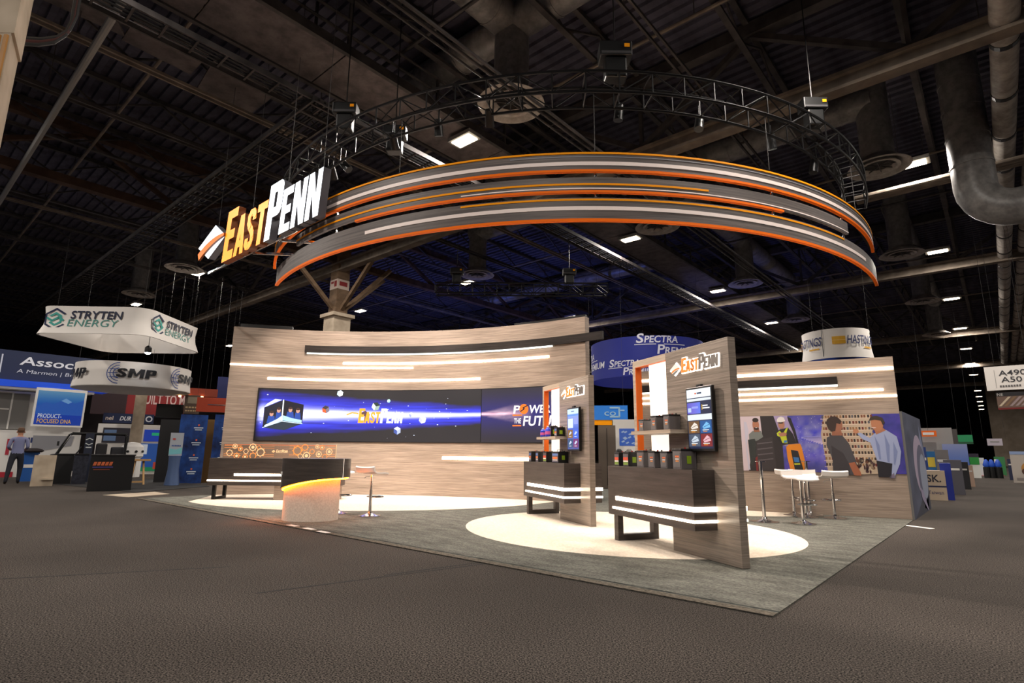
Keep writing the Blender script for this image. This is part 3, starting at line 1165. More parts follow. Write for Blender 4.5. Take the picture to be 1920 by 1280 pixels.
# man in pale blue shirt pointing
mpoly([(1345, 300), (1380, 290), (1470, 345), (1520, 300), (1640, 262), (1740, 330), (1765, 480), (1740, 600), (1670, 735), (1625, 725), (1665, 600), (1520, 575), (1490, 460), (1470, 390), (1400, 360)], (160, 172, 206), 5)
for pl in (((1520, 320), (1560, 420), (1560, 560), (1540, 560)), ((1620, 300), (1660, 420), (1640, 590), (1620, 580)), ((1700, 380), (1730, 480), (1690, 620), (1680, 600))):
    mpoly(pl, (126, 140, 182), 6)
mpoly([(1510, 570), (1665, 600), (1640, 735), (1515, 735)], (26, 24, 34), 6)
mpoly([(1625, 725), (1670, 690), (1680, 742), (1625, 742)], (120, 110, 130), 6)
mell(1335, 275, 30, 24, (190, 132, 96), 7)
mpoly([(1520, 250), (1610, 240), (1640, 268), (1540, 310)], (176, 116, 84), 6)
mell(1560, 200, 62, 78, (184, 124, 88), 7)
mpoly([(1480, 170), (1500, 130), (1560, 118), (1620, 140), (1640, 190), (1615, 215), (1600, 170), (1540, 160)], (58, 46, 34), 8)
mell(1520, 240, 26, 7, (220, 190, 176), 8)
pc.c = [(c[0] * .78, c[1] * .76, c[2] * .78, 1.0) for c in pc.c]
pc.build('print', M_PRINT, mu)

# end banner with ring graphics
bn = thing('ring_banner', 'grey textile side banner with large pale ring graphics', 'banner', (-1.40, 13.16, .002), 0)
MB().box(-.05, 0, 0, 3.12, 0, 2.02).build('frame', M_GREYPAINT, bn)
pc = Pic(lambda u, v, w: Vector((.001 + w, u, v)), None, .0012)
pc.grid(0, 3.12, 0, 2.02, 30, 20, lambda i, j: tuple(x * (.8 + .3 * fbm(i * 4, j * 5, 2)) for x in lin((112, 118, 142))))
pc.poly([(.2, 0), (3.12, 0), (3.12, .9), (2.6, .5), (1.2, .2)], (84, 86, 100), 1)
pc.poly([(1.9, .1), (2.6, 1.9), (3.12, 1.2), (2.7, .0)], (150, 158, 190), 1)
pc.ell(1.9, 1.0, .95, .62, (206, 190, 214), 2, 32)
pc.ell(2.25, .82, .85, .60, (122, 122, 148), 3, 32)
pc.ell(2.45, .74, .66, .48, (176, 184, 206), 4, 32)
pc.poly([(1.4, .55), (1.9, .45), (2.6, .02), (2.5, .0), (1.6, .3)], (180, 170, 200), 5)
pc.build('print', M_PRINT, bn)

# ------------------------------------------------------------------ kiosks
K_A = radians(-29.44)
KX = Vector((cos(K_A), sin(K_A), 0))
KN = Vector((KX.y, -KX.x, 0))          # outward normal of the front face
K1 = Vector((-2.174, 6.171, .0142))
K2 = K1 - KX * 3.40 - KN * .036


def klocal(K, px, py, n):
    P = on_plane(px, py, K + KN * n, KN)
    v = P - K
    return (v.dot(KX), -n, P.z - K.z)


M_HALO = led('logo_halo', (255, 244, 232), 2.6)


def make_kiosk(K, label, halo_boost):
    t = thing('display_kiosk', label, 'kiosk', K, K_A)
    MB().box(-1.17, 0, 0, .10, 0, 2.44).build('wall_panel', M_WOODK, t, bevel=.002)
    MB().box(-1.965, -1.171, 0, .10, 2.352, 2.44).build('header', M_WOODV, t)
    MB().box(-1.965, -1.902, 0, .10, .34, 2.351).build('post', M_WOODV, t)
    MB().box(-1.901, -1.893, .002, .098, .98, 2.344).box(-1.893, -1.175, .002, .098, 2.344, 2.351).build('orange_lining', M_ORANGE, t)
    MB().box(-1.60, -1.172, .028, .072, .34, 2.343).build('backlit_panel', M_LEDBOX, t)
    MB().box(-1.605, -.74, -.28, -.0005, 1.395, 1.44).box(-1.605, -1.172, 0, .026, 1.395, 1.44).build('shelf', M_WOODV, t)
    # halo-lit logo on the wall panel
    fn = lambda u, v, w: Vector((u, -.012 - w, v))
    u0, v0, hh, ww = -.82, 2.135, .178, .665
    hm = MB()
    gm = MB()
    w0 = WORD[-1][2]
    for i, (ch, polys, adv) in enumerate(WORD):
        for p in polys:
            q = [(u0 + x * ww / w0, v0 + z * hh) for x, z in p]
            gm.slab(q, -.028, -.020, 0 if i < 4 else 1)
            hm.slab(q, -.014, -.004)
            for g in stroke(q + [q[0], q[1]], .022):
                hm.slab(g, -.0138, -.004)
    dl = [(-1.05, v0 + .055), (-.925, v0 + .135), (-.845, v0 + .06), (-.955, v0 - .01)]
    cx, cz = -.945, v0 + .06
    hm.slab([(cx + (a - cx) * 1.12, cz + (b - cz) * 1.18) for a, b in dl], -.014, -.004)
    hm.build('logo_halo', M_HALO, t)
    gm.build('logo_letters', [mat('logo_orange', (250, 140, 20), .5), mat('logo_grey', (104, 96, 90), .5)], t)
    dm = Pic(lambda u, v, w: Vector((u, -.021 - w, v)), None, .0012)
    diamond_logo(dm, -1.05, v0 - .01, .205, .145, ((236, 232, 228), (240, 130, 30), (112, 108, 104)), 1)
    dm.build('logo_emblem', M_PRINT, t)
    return t


make_kiosk(K1, 'nearer oak display kiosk with lit logo and orange lined opening', 1)
make_kiosk(K2, 'farther oak display kiosk beside the POWER THE FUTURE screen', 2)


def make_counter(K, label):
    t = thing('kiosk_counter', label, 'counter', K, K_A)
    poly = [(-2.215, -.30), (-.345, -.30), (-.345, -.003), (-1.99, -.003), (-1.99, .103), (-.345, .103), (-.345, .40), (-2.215, .40)]
    kb = MB().prism(poly, .335, .98).build('body', M_DARKWOOD, t)
    for z, hh, x0 in ((.559, .05, -2.0), (.430, .028, -2.09)):
        b = MB()
        b.box(x0, -.345, -.312, -.3005, z - hh / 2, z + hh / 2)
        b.box(-.3445, -.333, -.312, -.004, z - hh / 2, z + hh / 2)
        b.build('light_strip', M_LED, kb)
        b = MB()
        b.box(x0, -.345, .4005, .412, z - hh / 2, z + hh / 2)
        b.box(-.3445, -.333, .104, .412, z - hh / 2, z + hh / 2)
        b.build('light_strip', M_LED, kb)
    MB().box(-2.12, -2.02, -.27, -.19, 0, .335).box(-2.12, -2.02, .29, .37, 0, .335).box(-2.12, -2.02, -.19, .29, 0, .08).build('leg_frame', M_DARKWOOD, t)
    return t


make_counter(K1, 'dark oak counter wrapped round the nearer kiosk')
make_counter(K2, 'dark oak counter wrapped round the farther kiosk')


def make_monitor(K, label, kind):
    t = thing('touch_monitor', label, 'monitor', K, K_A)
    hs = MB().box(-.690, -.225, -.072, -.03, 1.185, 1.925).build('housing', M_BLACK, t, bevel=.006)
    MB().box(-.56, -.36, -.03, -.0005, 1.35, 1.75).build('wall_bracket', M_BLACK, t)
    MB().box(-.50, -.42, -.066, -.03, 1.926, 1.952).box(-.47, -.46, -.072, -.066, 1.933, 1.943).build('webcam', M_BLACK, hs)
    pc = Pic(lambda u, v, w: Vector((-.672 + u, -.073 - w, 1.215 + v)), None, .0012)
    Wd, Hh = .428, .685
    if kind == 1:
        pc.rect(0, Wd, 0, Hh, (20, 34, 66), 0)
        pc.rect(0, Wd, .585, Hh, (238, 244, 248), 1)
        pc.rect(.19, .27, .625, .643, (40, 60, 90), 2)
        pc.rect(.15, .18, .625, .643, (220, 90, 40), 3)
        pc.rect(.0, Wd, .545, .575, (230, 238, 246), 1)
        pc.grid(0, .24, .40, .53, 8, 4, lambda i, j: (.10 + .2 * i * (1 - i), .10 + .1 * i, .55 + .3 * i), 1)
        pc.rect(.015, .075, .42, .47, (190, 210, 250), 2)
        pc.rect(.085, .20, .46, .485, (150, 160, 240), 2)
        pc.rect(.28, .37, .478, .492, (235, 235, 240), 2)
        pc.rect(.28, .40, .45, .464, (235, 235, 240), 2)
        pc.rect(.265, .275, .44, .50, (240, 190, 40), 2)
        pc.rect(.0, Wd, .325, .39, (232, 240, 246), 1)
        cols = (((110, 78, 44), (236, 226, 214)), ((24, 86, 150), (120, 190, 235)), ((70, 84, 104), (200, 212, 224)), ((128, 30, 36), (230, 180, 190)))
        for k in range(4):
            x, z = (.01 if k % 2 == 0 else .22), (.175 if k < 2 else .025)
            pc.rect(x, x + .195, z, z + .14, cols[k][0], 1)
            pc.poly([(x + .04, z + .07), (x + .11, z + .125), (x + .16, z + .10), (x + .175, z + .06), (x + .06, z + .045)], cols[k][1], 2)
            pc.line([(x + .06, z + .065), (x + .16, z + .095)], .006, cols[k][0], 3)
            pc.rect(x + .04, x + .15, z + .03, z + .038, (240, 240, 235), 2)
            pc.rect(x + .05, x + .12, z + .014, z + .022, (240, 150, 40), 2)
    else:
        pc.grid(0, Wd, 0, Hh, 6, 14, lambda i, j: (.06 + .7 * max(0, j - .5), .10 + .8 * max(0, j - .45), .35 + .6 * j), 0)
        pc.rect(0, Wd, .60, Hh, (215, 240, 255), 1)
        pc.rect(.15, .27, .635, .65, (70, 110, 170), 2)
        pc.rect(0, Wd, .565, .59, (90, 150, 250), 1)
        pc.rect(.26, .40, .42, .53, (150, 165, 250), 1)
        pc.rect(.02, .22, .36, .52, (225, 236, 255), 1)
        cols = ((140, 100, 40), (60, 110, 230), (40, 80, 120), (120, 40, 110))
        for k in range(4):
            x, z = (.01 if k % 2 == 0 else .22), (.19 if k < 2 else .03)
            pc.rect(x, x + .195, z, z + .14, cols[k], 1)
            pc.poly([(x + .05, z + .07), (x + .11, z + .115), (x + .16, z + .09), (x + .07, z + .045)], (205, 220, 245), 2)
            pc.rect(x + .05, x + .14, z + .02, z + .03, (240, 245, 250), 2)
    pc.build('screen_picture', M_TV, hs)
    return t


make_monitor(K1, 'portrait touch monitor with product tiles on the nearer kiosk', 1)
make_monitor(K2, 'portrait touch monitor with bluish page on the farther kiosk', 2)

# ------------------------------------------------------------------ batteries
M_CASE = mat('battery_case_grey', (96, 90, 90), .5)
M_CASEB = mat('battery_case_black', (16, 15, 16), .45)
M_TERM = mat('terminal_red', (190, 30, 22), .4)
M_GREEN = mat('green_sticker', (140, 170, 30), .5)


def make_battery(w, d, h, style, green, handle=False):
    t = thing('car_battery', 'battery', 'battery')
    MB().box(-w / 2, w / 2, -d / 2, d / 2, 0, h * .84).build('case', M_CASE if style == 'grey' else M_CASEB, t, bevel=.004)
    lid = MB().box(-w / 2 - .003, w / 2 + .003, -d / 2 - .003, d / 2 + .003, h * .84, h * .95).build('lid', M_CASEB, t, bevel=.003)
    MB().cyl((-w * .3, d * .25, h * .95), (-w * .3, d * .25, h * 1.02), .011, n=8).build('terminal', M_TERM, lid)
    MB().cyl((w * .3, d * .25, h * .95), (w * .3, d * .25, h * 1.02), .011, n=8).build('terminal', M_CASEB, lid)
    pc = Pic(lambda u, v, ww: Vector((u, -d / 2 - .0045 - ww, v)), None, .001)
    if style == 'grey':
        pc.rect(-w * .40, w * .40, h * .08, h * .78, (100, 95, 95), 0)
        [pc.rect(-w * .16 + w * .12 * q, -w * .07 + w * .12 * q, h * .54, h * .63, (226, 110, 50), 1) for q in range(4)]
        pc.rect(-w * .16, w * .26, h * .44, h * .49, (226, 216, 206), 1)
        [pc.rect(-w * .12 + w * .12 * q, -w * .03 + w * .12 * q, h * .33, h * .41, (226, 140, 60), 1) for q in range(3)]
    elif style == 'label':
        pc.rect(-w * .44, w * .44, h * .05, h * .80, (90, 82, 86), 0)
        pc.rect(-w * .40, w * .40, h * .40, h * .60, (214, 74, 40), 1)
        pc.rect(-w * .40, w * .40, h * .28, h * .38, (232, 222, 206), 1)
        pc.rect(-w * .40, w * .40, h * .10, h * .26, (120, 150, 50), 1)
    else:
        pc.rect(-w * .44, w * .44, h * .05, h * .80, (96, 92, 104), 0)
        pc.rect(-w * .40, w * .40, h * .60, h * .78, (90, 120, 180), 1)
        pc.rect(-w * .36, w * .36, h * .32, h * .50, (226, 120, 60), 1)
        pc.rect(-w * .36, w * .36, h * .20, h * .27, (226, 220, 214), 1)
    pc.build('front_label', M_PRINT, t)
    if green:
        MB().box(w / 2 + .0035, w / 2 + .0045, -.03, .03, h * .25, h * .62).build('side_sticker', M_GREEN, t)
    if handle:
        MB().tube([(-w * .35, 0, h * .95), (-w * .35, 0, h * 1.1), (w * .35, 0, h * 1.1), (w * .35, 0, h * .95)], .005, 6).build('handle', M_CASEB, lid)
    return t


def put_battery(K, px, py, n, w, d, h, style, green, label, z, group, handle=False):
    n = d + .015
    x, y, _ = klocal(K, px, py, n)
    b = make_battery(w, d, h, style, green, handle)
    b.location = K + KX * x + KN * n + Vector((0, 0, z + .0005)) - KN * (d / 2)
    b.rotation_euler = (0, 0, K_A)
    b['label'] = label
    b['group'] = group


G1 = 'batteries on the nearer kiosk counter'
n0 = .16
for (px, w, d, h, st, gr, lab) in (
        (1157, .13, .16, .20, 'label', False, 'small battery with red and green label at far left of nearer counter'),
        (1174, .15, .17, .205, 'label', True, 'second battery from the left on nearer counter with green side sticker'),
        (1201, .165, .17, .225, 'grey', False, 'third battery from the left on nearer counter in grey case'),
        (1222, .145, .17, .215, 'grey', False, 'fourth battery from the left on nearer counter in grey case'),
        (1245, .145, .17, .215, 'grey', False, 'fifth battery from the left on nearer counter in grey case'),
        (1270, .165, .21, .245, 'grey', True, 'largest battery at the right end of nearer counter, green sticker')):
    put_battery(K1, px, 876, n0, w, d, h, st, gr, lab, .98, G1)
G2 = 'batteries on the nearer kiosk shelf'
for (px, w, d, h, lab) in ((1203, .125, .15, .165, 'left battery on the shelf of the nearer kiosk'), (1226, .125, .16, .20, 'middle battery on the shelf of the nearer kiosk'),
                           (1250, .125, .16, .20, 'right battery on the shelf of the nearer kiosk')):
    put_battery(K1, px, 808, .20, w, d, h, 'grey', False, lab, 1.44, G2)
G3 = 'batteries on the farther kiosk counter'
for (px, w, d, h, st, gr, lab, hd) in ((994, .14, .17, .21, 'blue', False, 'leftmost battery on the farther kiosk counter', False), (1007, .14, .17, .205, 'blue', False, 'second battery on the farther kiosk counter', False),
                                       (1021.5, .16, .17, .205, 'label', False, 'third battery on the farther kiosk counter with green and red label', False),
                                       (1041, .29, .18, .205, 'blue', True, 'wide battery with carry handle at right of farther kiosk counter', True)):
    put_battery(K2, px, 866, n0, w, d, h, st, gr, lab, .98, G3, hd)
G4 = 'products on the farther kiosk shelf'
put_battery(K2, 1031, 818, .20, .12, .13, .21, 'label', True, 'taller black battery with green sticker on farther kiosk shelf', 1.44, G4)
put_battery(K2, 1042, 818, .20, .12, .15, .175, 'blue', True, 'right battery with green sticker on farther kiosk shelf', 1.44, G4)
M_BLUEBOT = mat('blue_bottle_label', (46, 62, 190), .4)
for px, lab, hh in ((1018.5, 'blue squat container at left of farther kiosk shelf', .16), (1028, 'blue bottle with cap on farther kiosk shelf', .19)):
    x, y, _ = klocal(K2, px, 818, .245)
    t = thing('bottle', lab, 'bottle', K2 + KX * x + KN * .25 + Vector((0, 0, 1.4405)), K_A, G4)
    MB().lathe([(.045, 0), (.048, .01), (.048, hh * .7), (.03, hh * .82), (.018, hh * .86), (.018, hh * .9)], n=14).build('body', M_BLUEBOT, t, smooth=True)
    MB().lathe([(.0485, hh * .2), (.0485, hh * .5)], n=14).build('label_band', mat('pink_label', (200, 90, 150), .4), t)
    MB().lathe([(.02, hh * .9), (.02, hh)], n=12).build('cap', M_WHITE, t)

# ================================================================== HANGING SIGN AND RIBBONS
def band(b, a0, a1, z0, z1, r0, r1, m=0, step=1.5):
    n = max(4, int(abs(a1 - a0) / step))
    us = [a0 + (a1 - a0) * i / n for i in range(n + 1)]
    return b.surf(lambda a, w: ring(a, *w), us, [(r0, z0), (r1, z0), (r1, z1), (r0, z1)], m)


R = RING_R
rb1 = thing('curved_ribbon', 'top curved hanging ribbon with pale stripe and orange rims', 'hanging sign')
band(MB(), -118, 7, 5.676, 5.944, R - .05, R).build('band', M_RIBBON, rb1)
band(MB(), -118, 6.4, 5.945, 5.978, R - .05, R + .012).build('amber_rim', M_YELLOW, rb1)
band(MB(), -118, 7, 5.635, 5.675, R - .05, R + .012).build('orange_rim', M_RIM, rb1)
band(MB(), -104, 5.5, 5.748, 5.812, R + .001, R + .008).build('pale_stripe', M_STRIPE, rb1)
band(MB(), -60, 5, 5.890, 5.908, R + .001, R + .006).build('grey_stripe', mat('grey_stripe', (130, 128, 134), .5), rb1)
rb2 = thing('curved_ribbon', 'short middle hanging ribbon with amber stripe ending early', 'hanging sign')
band(MB(), -97, -10.8, 5.311, 5.54, R - .05, R).build('band', M_RIBBON, rb2)
band(MB(), -97, -36.4, 5.400, 5.434, R + .001, R + .008).build('amber_stripe', M_YELLOW, rb2)
band(MB(), -82, -25.4, 5.272, 5.310, R - .05, R + .012).build('orange_rim', M_RIM, rb2)
band(MB(), -66, -10.8, 5.336, 5.356, R + .001, R + .006).build('pale_stripe', M_STRIPE, rb2)
rb3 = thing('curved_ribbon', 'lowest curved hanging ribbon with pale stripe and orange bottom rim', 'hanging sign')
band(MB(), -107, 5, 4.828, 5.185, R - .05, R).build('band', M_RIBBON, rb3)
band(MB(), -107, 5, 4.785, 4.827, R - .05, R + .012).build('orange_rim', M_RIM, rb3)
band(MB(), -80, -4.7, 4.972, 5.036, R + .001, R + .008).build('pale_stripe', M_STRIPE, rb3)
band(MB(), -66, -12.5, 5.134, 5.166, R + .001, R + .008).build('amber_stripe', M_YELLOW, rb3)
M_CABLE = mat('steel_cable', (70, 68, 68), .6)
for a in (-104, -75, -50, -27, -6):
    MB().cyl(ring(a, R - .03, 5.97), ring(a, R - .03, 7.09), .006, n=5).build('cable', M_CABLE, rb1)
    MB().cyl(ring(a, R - .03, 5.96), ring(a, R - .03, 6.03), .016, n=6).build('cable_clamp', M_CHROME, rb1)
for a in (-86, -50, -27, -12):
    MB().cyl(ring(a, R - .03, 5.53), ring(a, R - .03, 5.64), .010, n=5).cyl(ring(a, R - .03, 5.56), ring(a, R - .03, 5.60), .024, n=6).build('link', M_CHROME, rb2)
    MB().cyl(ring(a, R - .03, 5.18), ring(a, R - .03, 5.29), .010, n=5).cyl(ring(a, R - .03, 5.21), ring(a, R - .03, 5.25), .024, n=6).build('link', M_CHROME, rb3)

# letters sign on the plane y = 5.0
sg = thing('hanging_letter_sign', 'large glowing orange and white letters hanging with a diamond emblem', 'hanging sign', (-13.40, 5.0, 5.47))
M_OFACE = mat('orange_lit_face', (255, 160, 30), .4, emit=(255, 140, 8), estr=1.25)
M_WFACE = mat('white_lit_face', (245, 250, 255), .4, emit=(236, 244, 255), estr=1.6)
M_SIDE = mat('sign_side', (96, 96, 104), .5)
LWID, LHT = 4.26, 1.24
w0 = WORD[-1][2]
for i, (ch, polys, adv) in enumerate(WORD):
    b = MB()
    for k, p in enumerate(polys):
        b.slab([(x * LWID / w0, z * LHT) for x, z in p], -.0005 * k, .16, 0, 1)
    b.build('letter', [M_SIDE if i >= 4 else mat('orange_side', (120, 60, 14), .5), M_WFACE if i >= 4 else M_OFACE], sg)
b = MB()
D0 = [(-1.57, .73), (-.61, 1.11), (.07, .67), (-.84, .29)]
b.slab(D0, 0, .16, 0, 1).build('emblem_diamond', [M_SIDE, M_WFACE], sg)
b = MB()
up = [(-1.42 + 1.50 * t, .52 + .58 * t - .38 * t * t) for t in [i / 10 for i in range(11)]]
lo = [(-1.32 + 1.40 * t, .34 + .62 * t - .31 * t * t) for t in [i / 10 for i in range(11)]]
for i in range(10):
    b.slab([lo[i], lo[i + 1], up[i + 1], up[i]], -.05, -.001, 0, 1)
b.build('emblem_swoosh', [mat('orange_side', (120, 60, 14), .5), mat('swoosh_face', (240, 120, 20), .4, emit=(240, 112, 14), estr=.75)], sg)
for zz in (.02, .55):
    MB().box(-1.2, 4.2, .165, .20, zz, zz + .05).build('support_rail', M_CHROME, sg)
MB().bar((1.2, .19, .02), (2.2, 1.25, .02), .05, .05).bar((2.4, .19, .02), (3.1, 1.0, .02), .05, .05).build('bracket', M_CHROME, sg)
for x in (-.9, 1.0, 2.6, 4.0):
    MB().cyl((x, .18, .6), (x, .18, 6.55), .006, n=5).build('cable', M_CABLE, sg)

# ------------------------------------------------------------------ ring truss
tr = thing('ring_truss', 'black curved box truss hanging above the ribbons', 'truss')
A0, A1 = -124, 14
for r in (R, R - .45):
    for z in (7.09, 7.48):
        MB().tube([ring(A0 + (A1 - A0) * i / 90, r, z) for i in range(91)], .026, 6).build('chord', M_BLACKMETAL, tr)
ns = 34
for i in range(ns + 1):
    a = A0 + (A1 - A0) * i / ns
    a2 = A0 + (A1 - A0) * (i + 1) / ns
    for r in (R, R - .45):
        MB().cyl(ring(a, r, 7.09), ring(a, r, 7.48), .014, n=5).build('brace', M_BLACKMETAL, tr)
    MB().cyl(ring(a, R, 7.09), ring(a, R - .45, 7.09), .014, n=5).build('brace', M_BLACKMETAL, tr)
    MB().cyl(ring(a, R, 7.48), ring(a, R - .45, 7.48), .014, n=5).build('brace', M_BLACKMETAL, tr)
    if i < ns:
        up_ = i % 2
        for r in (R, R - .45):
            MB().cyl(ring(a, r, 7.09 if up_ else 7.48), ring(a2, r, 7.48 if up_ else 7.09), .012, n=5).build('brace', M_BLACKMETAL, tr)


def hoist(p, label, s=1.0):
    t = thing('chain_hoist', label, 'hoist', p, RZ_VIEW, 'chain hoists of the trusses')
    MB().box(-.24 * s, .24 * s, -.14 * s, .14 * s, 0, .24 * s).build('motor', M_BLACK, t, bevel=.02)
    MB().box(-.22 * s, .22 * s, -.145 * s, .145 * s, .02 * s, .06 * s).build('motor_band', mat('hoist_grey', (62, 60, 62), .5), t)
    MB().box(.12 * s, .20 * s, -.150 * s, -.1455 * s, .12 * s, .18 * s).build('sticker', M_YELLOW, t)
    MB().box(-.16 * s, .16 * s, -.11 * s, .11 * s, -.34 * s, -.001).build('chain_bag', M_BLACK, t, bevel=.03)
    MB().cyl((0, 0, .24 * s), (0, 0, 11.995 - p[2]), .012, n=5).build('chain', M_BLACKMETAL, t)
    return t


hoist(ring(-47, R - .22, 7.85), 'black chain hoist on the ring truss above the ribbon apex', 1.15)
hoist(ring(-88, R - .22, 7.85), 'black chain hoist with sticker where the ring truss passes the sign')
hoist(ring(-84, R - 1.1, 7.6), 'black chain hoist just behind the one above the sign')
hoist(ring(-14, R - .22, 7.85), 'black chain hoist at the right bend of the ring truss')
for i, (ang, tg, k, cone) in enumerate(SPOTS):  # one can per ring spot, the added kiosk pair included
    p = ring(ang, 7.35, 6.96)
    d = (Vector(tg) - p).normalized()
    t = thing('spot_fixture', 'black spotlight can number', 'spotlight', (0, 0, 0), 0, 'spotlights clamped under the ring truss')
    names = ('first', 'second', 'third', 'fourth', 'fifth', 'sixth', 'seventh', 'eighth', 'ninth', 'tenth', 'eleventh', 'twelfth')
    order = sorted(range(len(SPOTS)), key=lambda q: SPOTS[q][0]).index(i)
    t['label'] = 'black spotlight under the ring truss, %s from the left' % names[order]
    MB().cyl(p - d * .02, p - d * .32, .085, .075, n=12).build('can', M_BLACK, t, smooth=True)
    q = p - d * .18
    MB().cyl(q, Vector((q.x, q.y, 7.48)), .012, n=5).build('clamp_rod', M_BLACKMETAL, t)

# straight truss hanging farther back
st = thing('straight_truss', 'black straight box truss hanging behind the curved wall', 'truss')
pa, pb = at_d(815, 562, 20.0), at_d(1140, 536, 20.0)
pa.z = pb.z = (pa.z + pb.z) / 2
dv = (pb - pa).normalized()
sv = Vector((-dv.y, dv.x, 0)) * .38
for q in (0, 1):
    for zz in (0, .38):
        MB().cyl(pa + sv * q + Vector((0, 0, zz)), pb + sv * q + Vector((0, 0, zz)), .028, n=6).build('chord', M_BLACKMETAL, st)
nn = 14
for i in range(nn + 1):
    p = pa + (pb - pa) * (i / nn)
    p2 = pa + (pb - pa) * (min(i + 1, nn) / nn)
    for q in (0, 1):
        MB().cyl(p + sv * q, p + sv * q + Vector((0, 0, .38)), .014, n=5).build('brace', M_BLACKMETAL, st)
        if i < nn:
            MB().cyl(p + sv * q + Vector((0, 0, .38 * (i % 2))), p2 + sv * q + Vector((0, 0, .38 * (1 - i % 2))), .012, n=5).build('brace', M_BLACKMETAL, st)
hoist(pa + (pb - pa) * .78 + sv * .5 + Vector((0, 0, .75)), 'black chain hoist at the right of the straight truss')
hoist(pa + (pb - pa) * .12 + sv * .5 + Vector((0, 0, .75)), 'black chain hoist at the left of the straight truss')

# ================================================================== HALL ROOF
def truss_x(y, x0, x1, label):
    t = thing('roof_truss', label, 'roof truss', (0, y, 0), 0, 'main roof trusses')
    MB().box(x0, x1, -.17, .17, 9.18, 9.26).box(x0, x1, -.05, .05, 9.26, 9.52).box(x0, x1, -.17, .17, 9.52, 9.60).build('bottom_chord', M_BEAM, t)
    MB().box(x0, x1, -.15, .15, 11.55, 11.9).build('top_chord', M_STEEL, t)
    n = int((x1 - x0) / 3.05)
    for i in range(n):
        a, b = x0 + (x1 - x0) * i / n, x0 + (x1 - x0) * (i + 1) / n
        MB().bar((a, 0, 9.6 if i % 2 else 11.6), (b, 0, 11.6 if i % 2 else 9.6), .16, .14).build('diagonal', M_STEEL, t)
        if i % 2:
            MB().bar((a, 0, 9.6), (a, 0, 11.6), .10, .10).build('post', M_STEEL, t)
    return t


truss_x(13.3, -66, 12, 'long roof truss with beige lower beam directly above the ring ribbons')
truss_x(30.2, -66, 12, 'roof truss with beige lower beam farther back across the hall')
truss_x(48.0, -66, 12, 'distant roof truss with beige lower beam behind the others')
truss_x(65.5, -40, 12, 'fourth roof truss far down the hall')
truss_x(83.0, -40, 12, 'fifth and farthest roof truss down the hall')
t = thing('roof_girder', 'heavy brown girder truss running back above the cream column', 'roof truss', (-22.2, 0, 0), 0, 'main roof trusses')
M_GIRD = noise_mat('brown_girder', (62, 46, 38), (86, 66, 54), (2, 2, 2), .8, 2, .2)
MB().box(-.16, .16, -9, 60, 9.62, 9.90).build('bottom_chord', M_GIRD, t)
MB().box(-.14, .14, -9, 60, 11.5, 11.8).build('top_chord', M_GIRD, t)
for i in range(22):
    a, b = -9 + 3.13 * i, -9 + 3.13 * (i + 1)
    MB().bar((0, a, 9.9 if i % 2 else 11.5), (0, b, 11.5 if i % 2 else 9.9), .16, .14).build('diagonal', M_GIRD, t)
ORD = ('first', 'second', 'third', 'fourth', 'fifth', 'sixth', 'seventh', 'eighth', 'ninth', 'tenth', 'eleventh', 'twelfth')
for i, yy in enumerate((3.6, 7.4, 10.9, 16.0, 21.5, 25.2, 33.5, 38.4, 43.0, 56.0, 74.0)):
    t = thing('sprinkler_pipe', 'thin sprinkler pipe crossing the roof, %s from the front' % ORD[i], 'pipe', (0, yy, 10.86), 0, 'sprinkler pipes crossing the roof')
    MB().cyl((-60, 0, 0), (10, 0, 0), .045, n=8).build('pipe', M_STEEL if i % 2 else M_BEAM, t, smooth=True)
    for k in range(14):
        x = -58 + 4.9 * k
        MB().cyl((x, 0, 0), (x, 0, 1.13), .012, n=5).build('hanger', M_STEEL, t)
for i, xx in enumerate((-4.6, -14.2, -17.0, -26.0, -31.0)):
    t = thing('strut_channel', 'thin pair of struts running back under the roof, %s from the right' % ORD[i], 'strut', (xx, 0, 9.9), 0, 'strut pairs running back under the roof')
    for dx in (-.09, .09):
        MB().box(dx - .025, dx + .025, -6, 58, 0, .07).build('strut', M_BEAM if i % 2 else M_STEEL, t)
    for k in range(10):
        yy = -5 + 6.8 * k
        MB().box(-.11, .11, yy, yy + .05, .07, .11).box(-.01, .01, yy, yy + .02, .11, 2.1).build('hanger', M_STEEL, t)

for k in range(-3, 20):
    x = -.6 - 3.05 * k
    if x > 9:
        continue
    t = thing('roof_joist', 'open web roof joist', 'roof joist', (x, 0, 0), 0, 'open web roof joists')
    t['label'] = 'dark open-web steel joist running under the roof deck'
    ye = 62
    MB().box(-.07, .07, -8, ye, 10.95, 11.03).build('lower_chord', M_STEEL, t)
    MB().box(-.07, .07, -8, ye, 11.85, 11.98).build('upper_chord', M_STEEL, t)
    b = MB()
    nseg = 44
    for i in range(nseg):
        a, c = -8 + (ye + 8) * i / nseg, -8 + (ye + 8) * (i + 1) / nseg
        b.bar((0, a, 11.03 if i % 2 else 11.85), (0, c, 11.85 if i % 2 else 11.03), .05, .05)
    w = b.build('web', M_STEEL, t)
    w['kind'] = 'stuff'

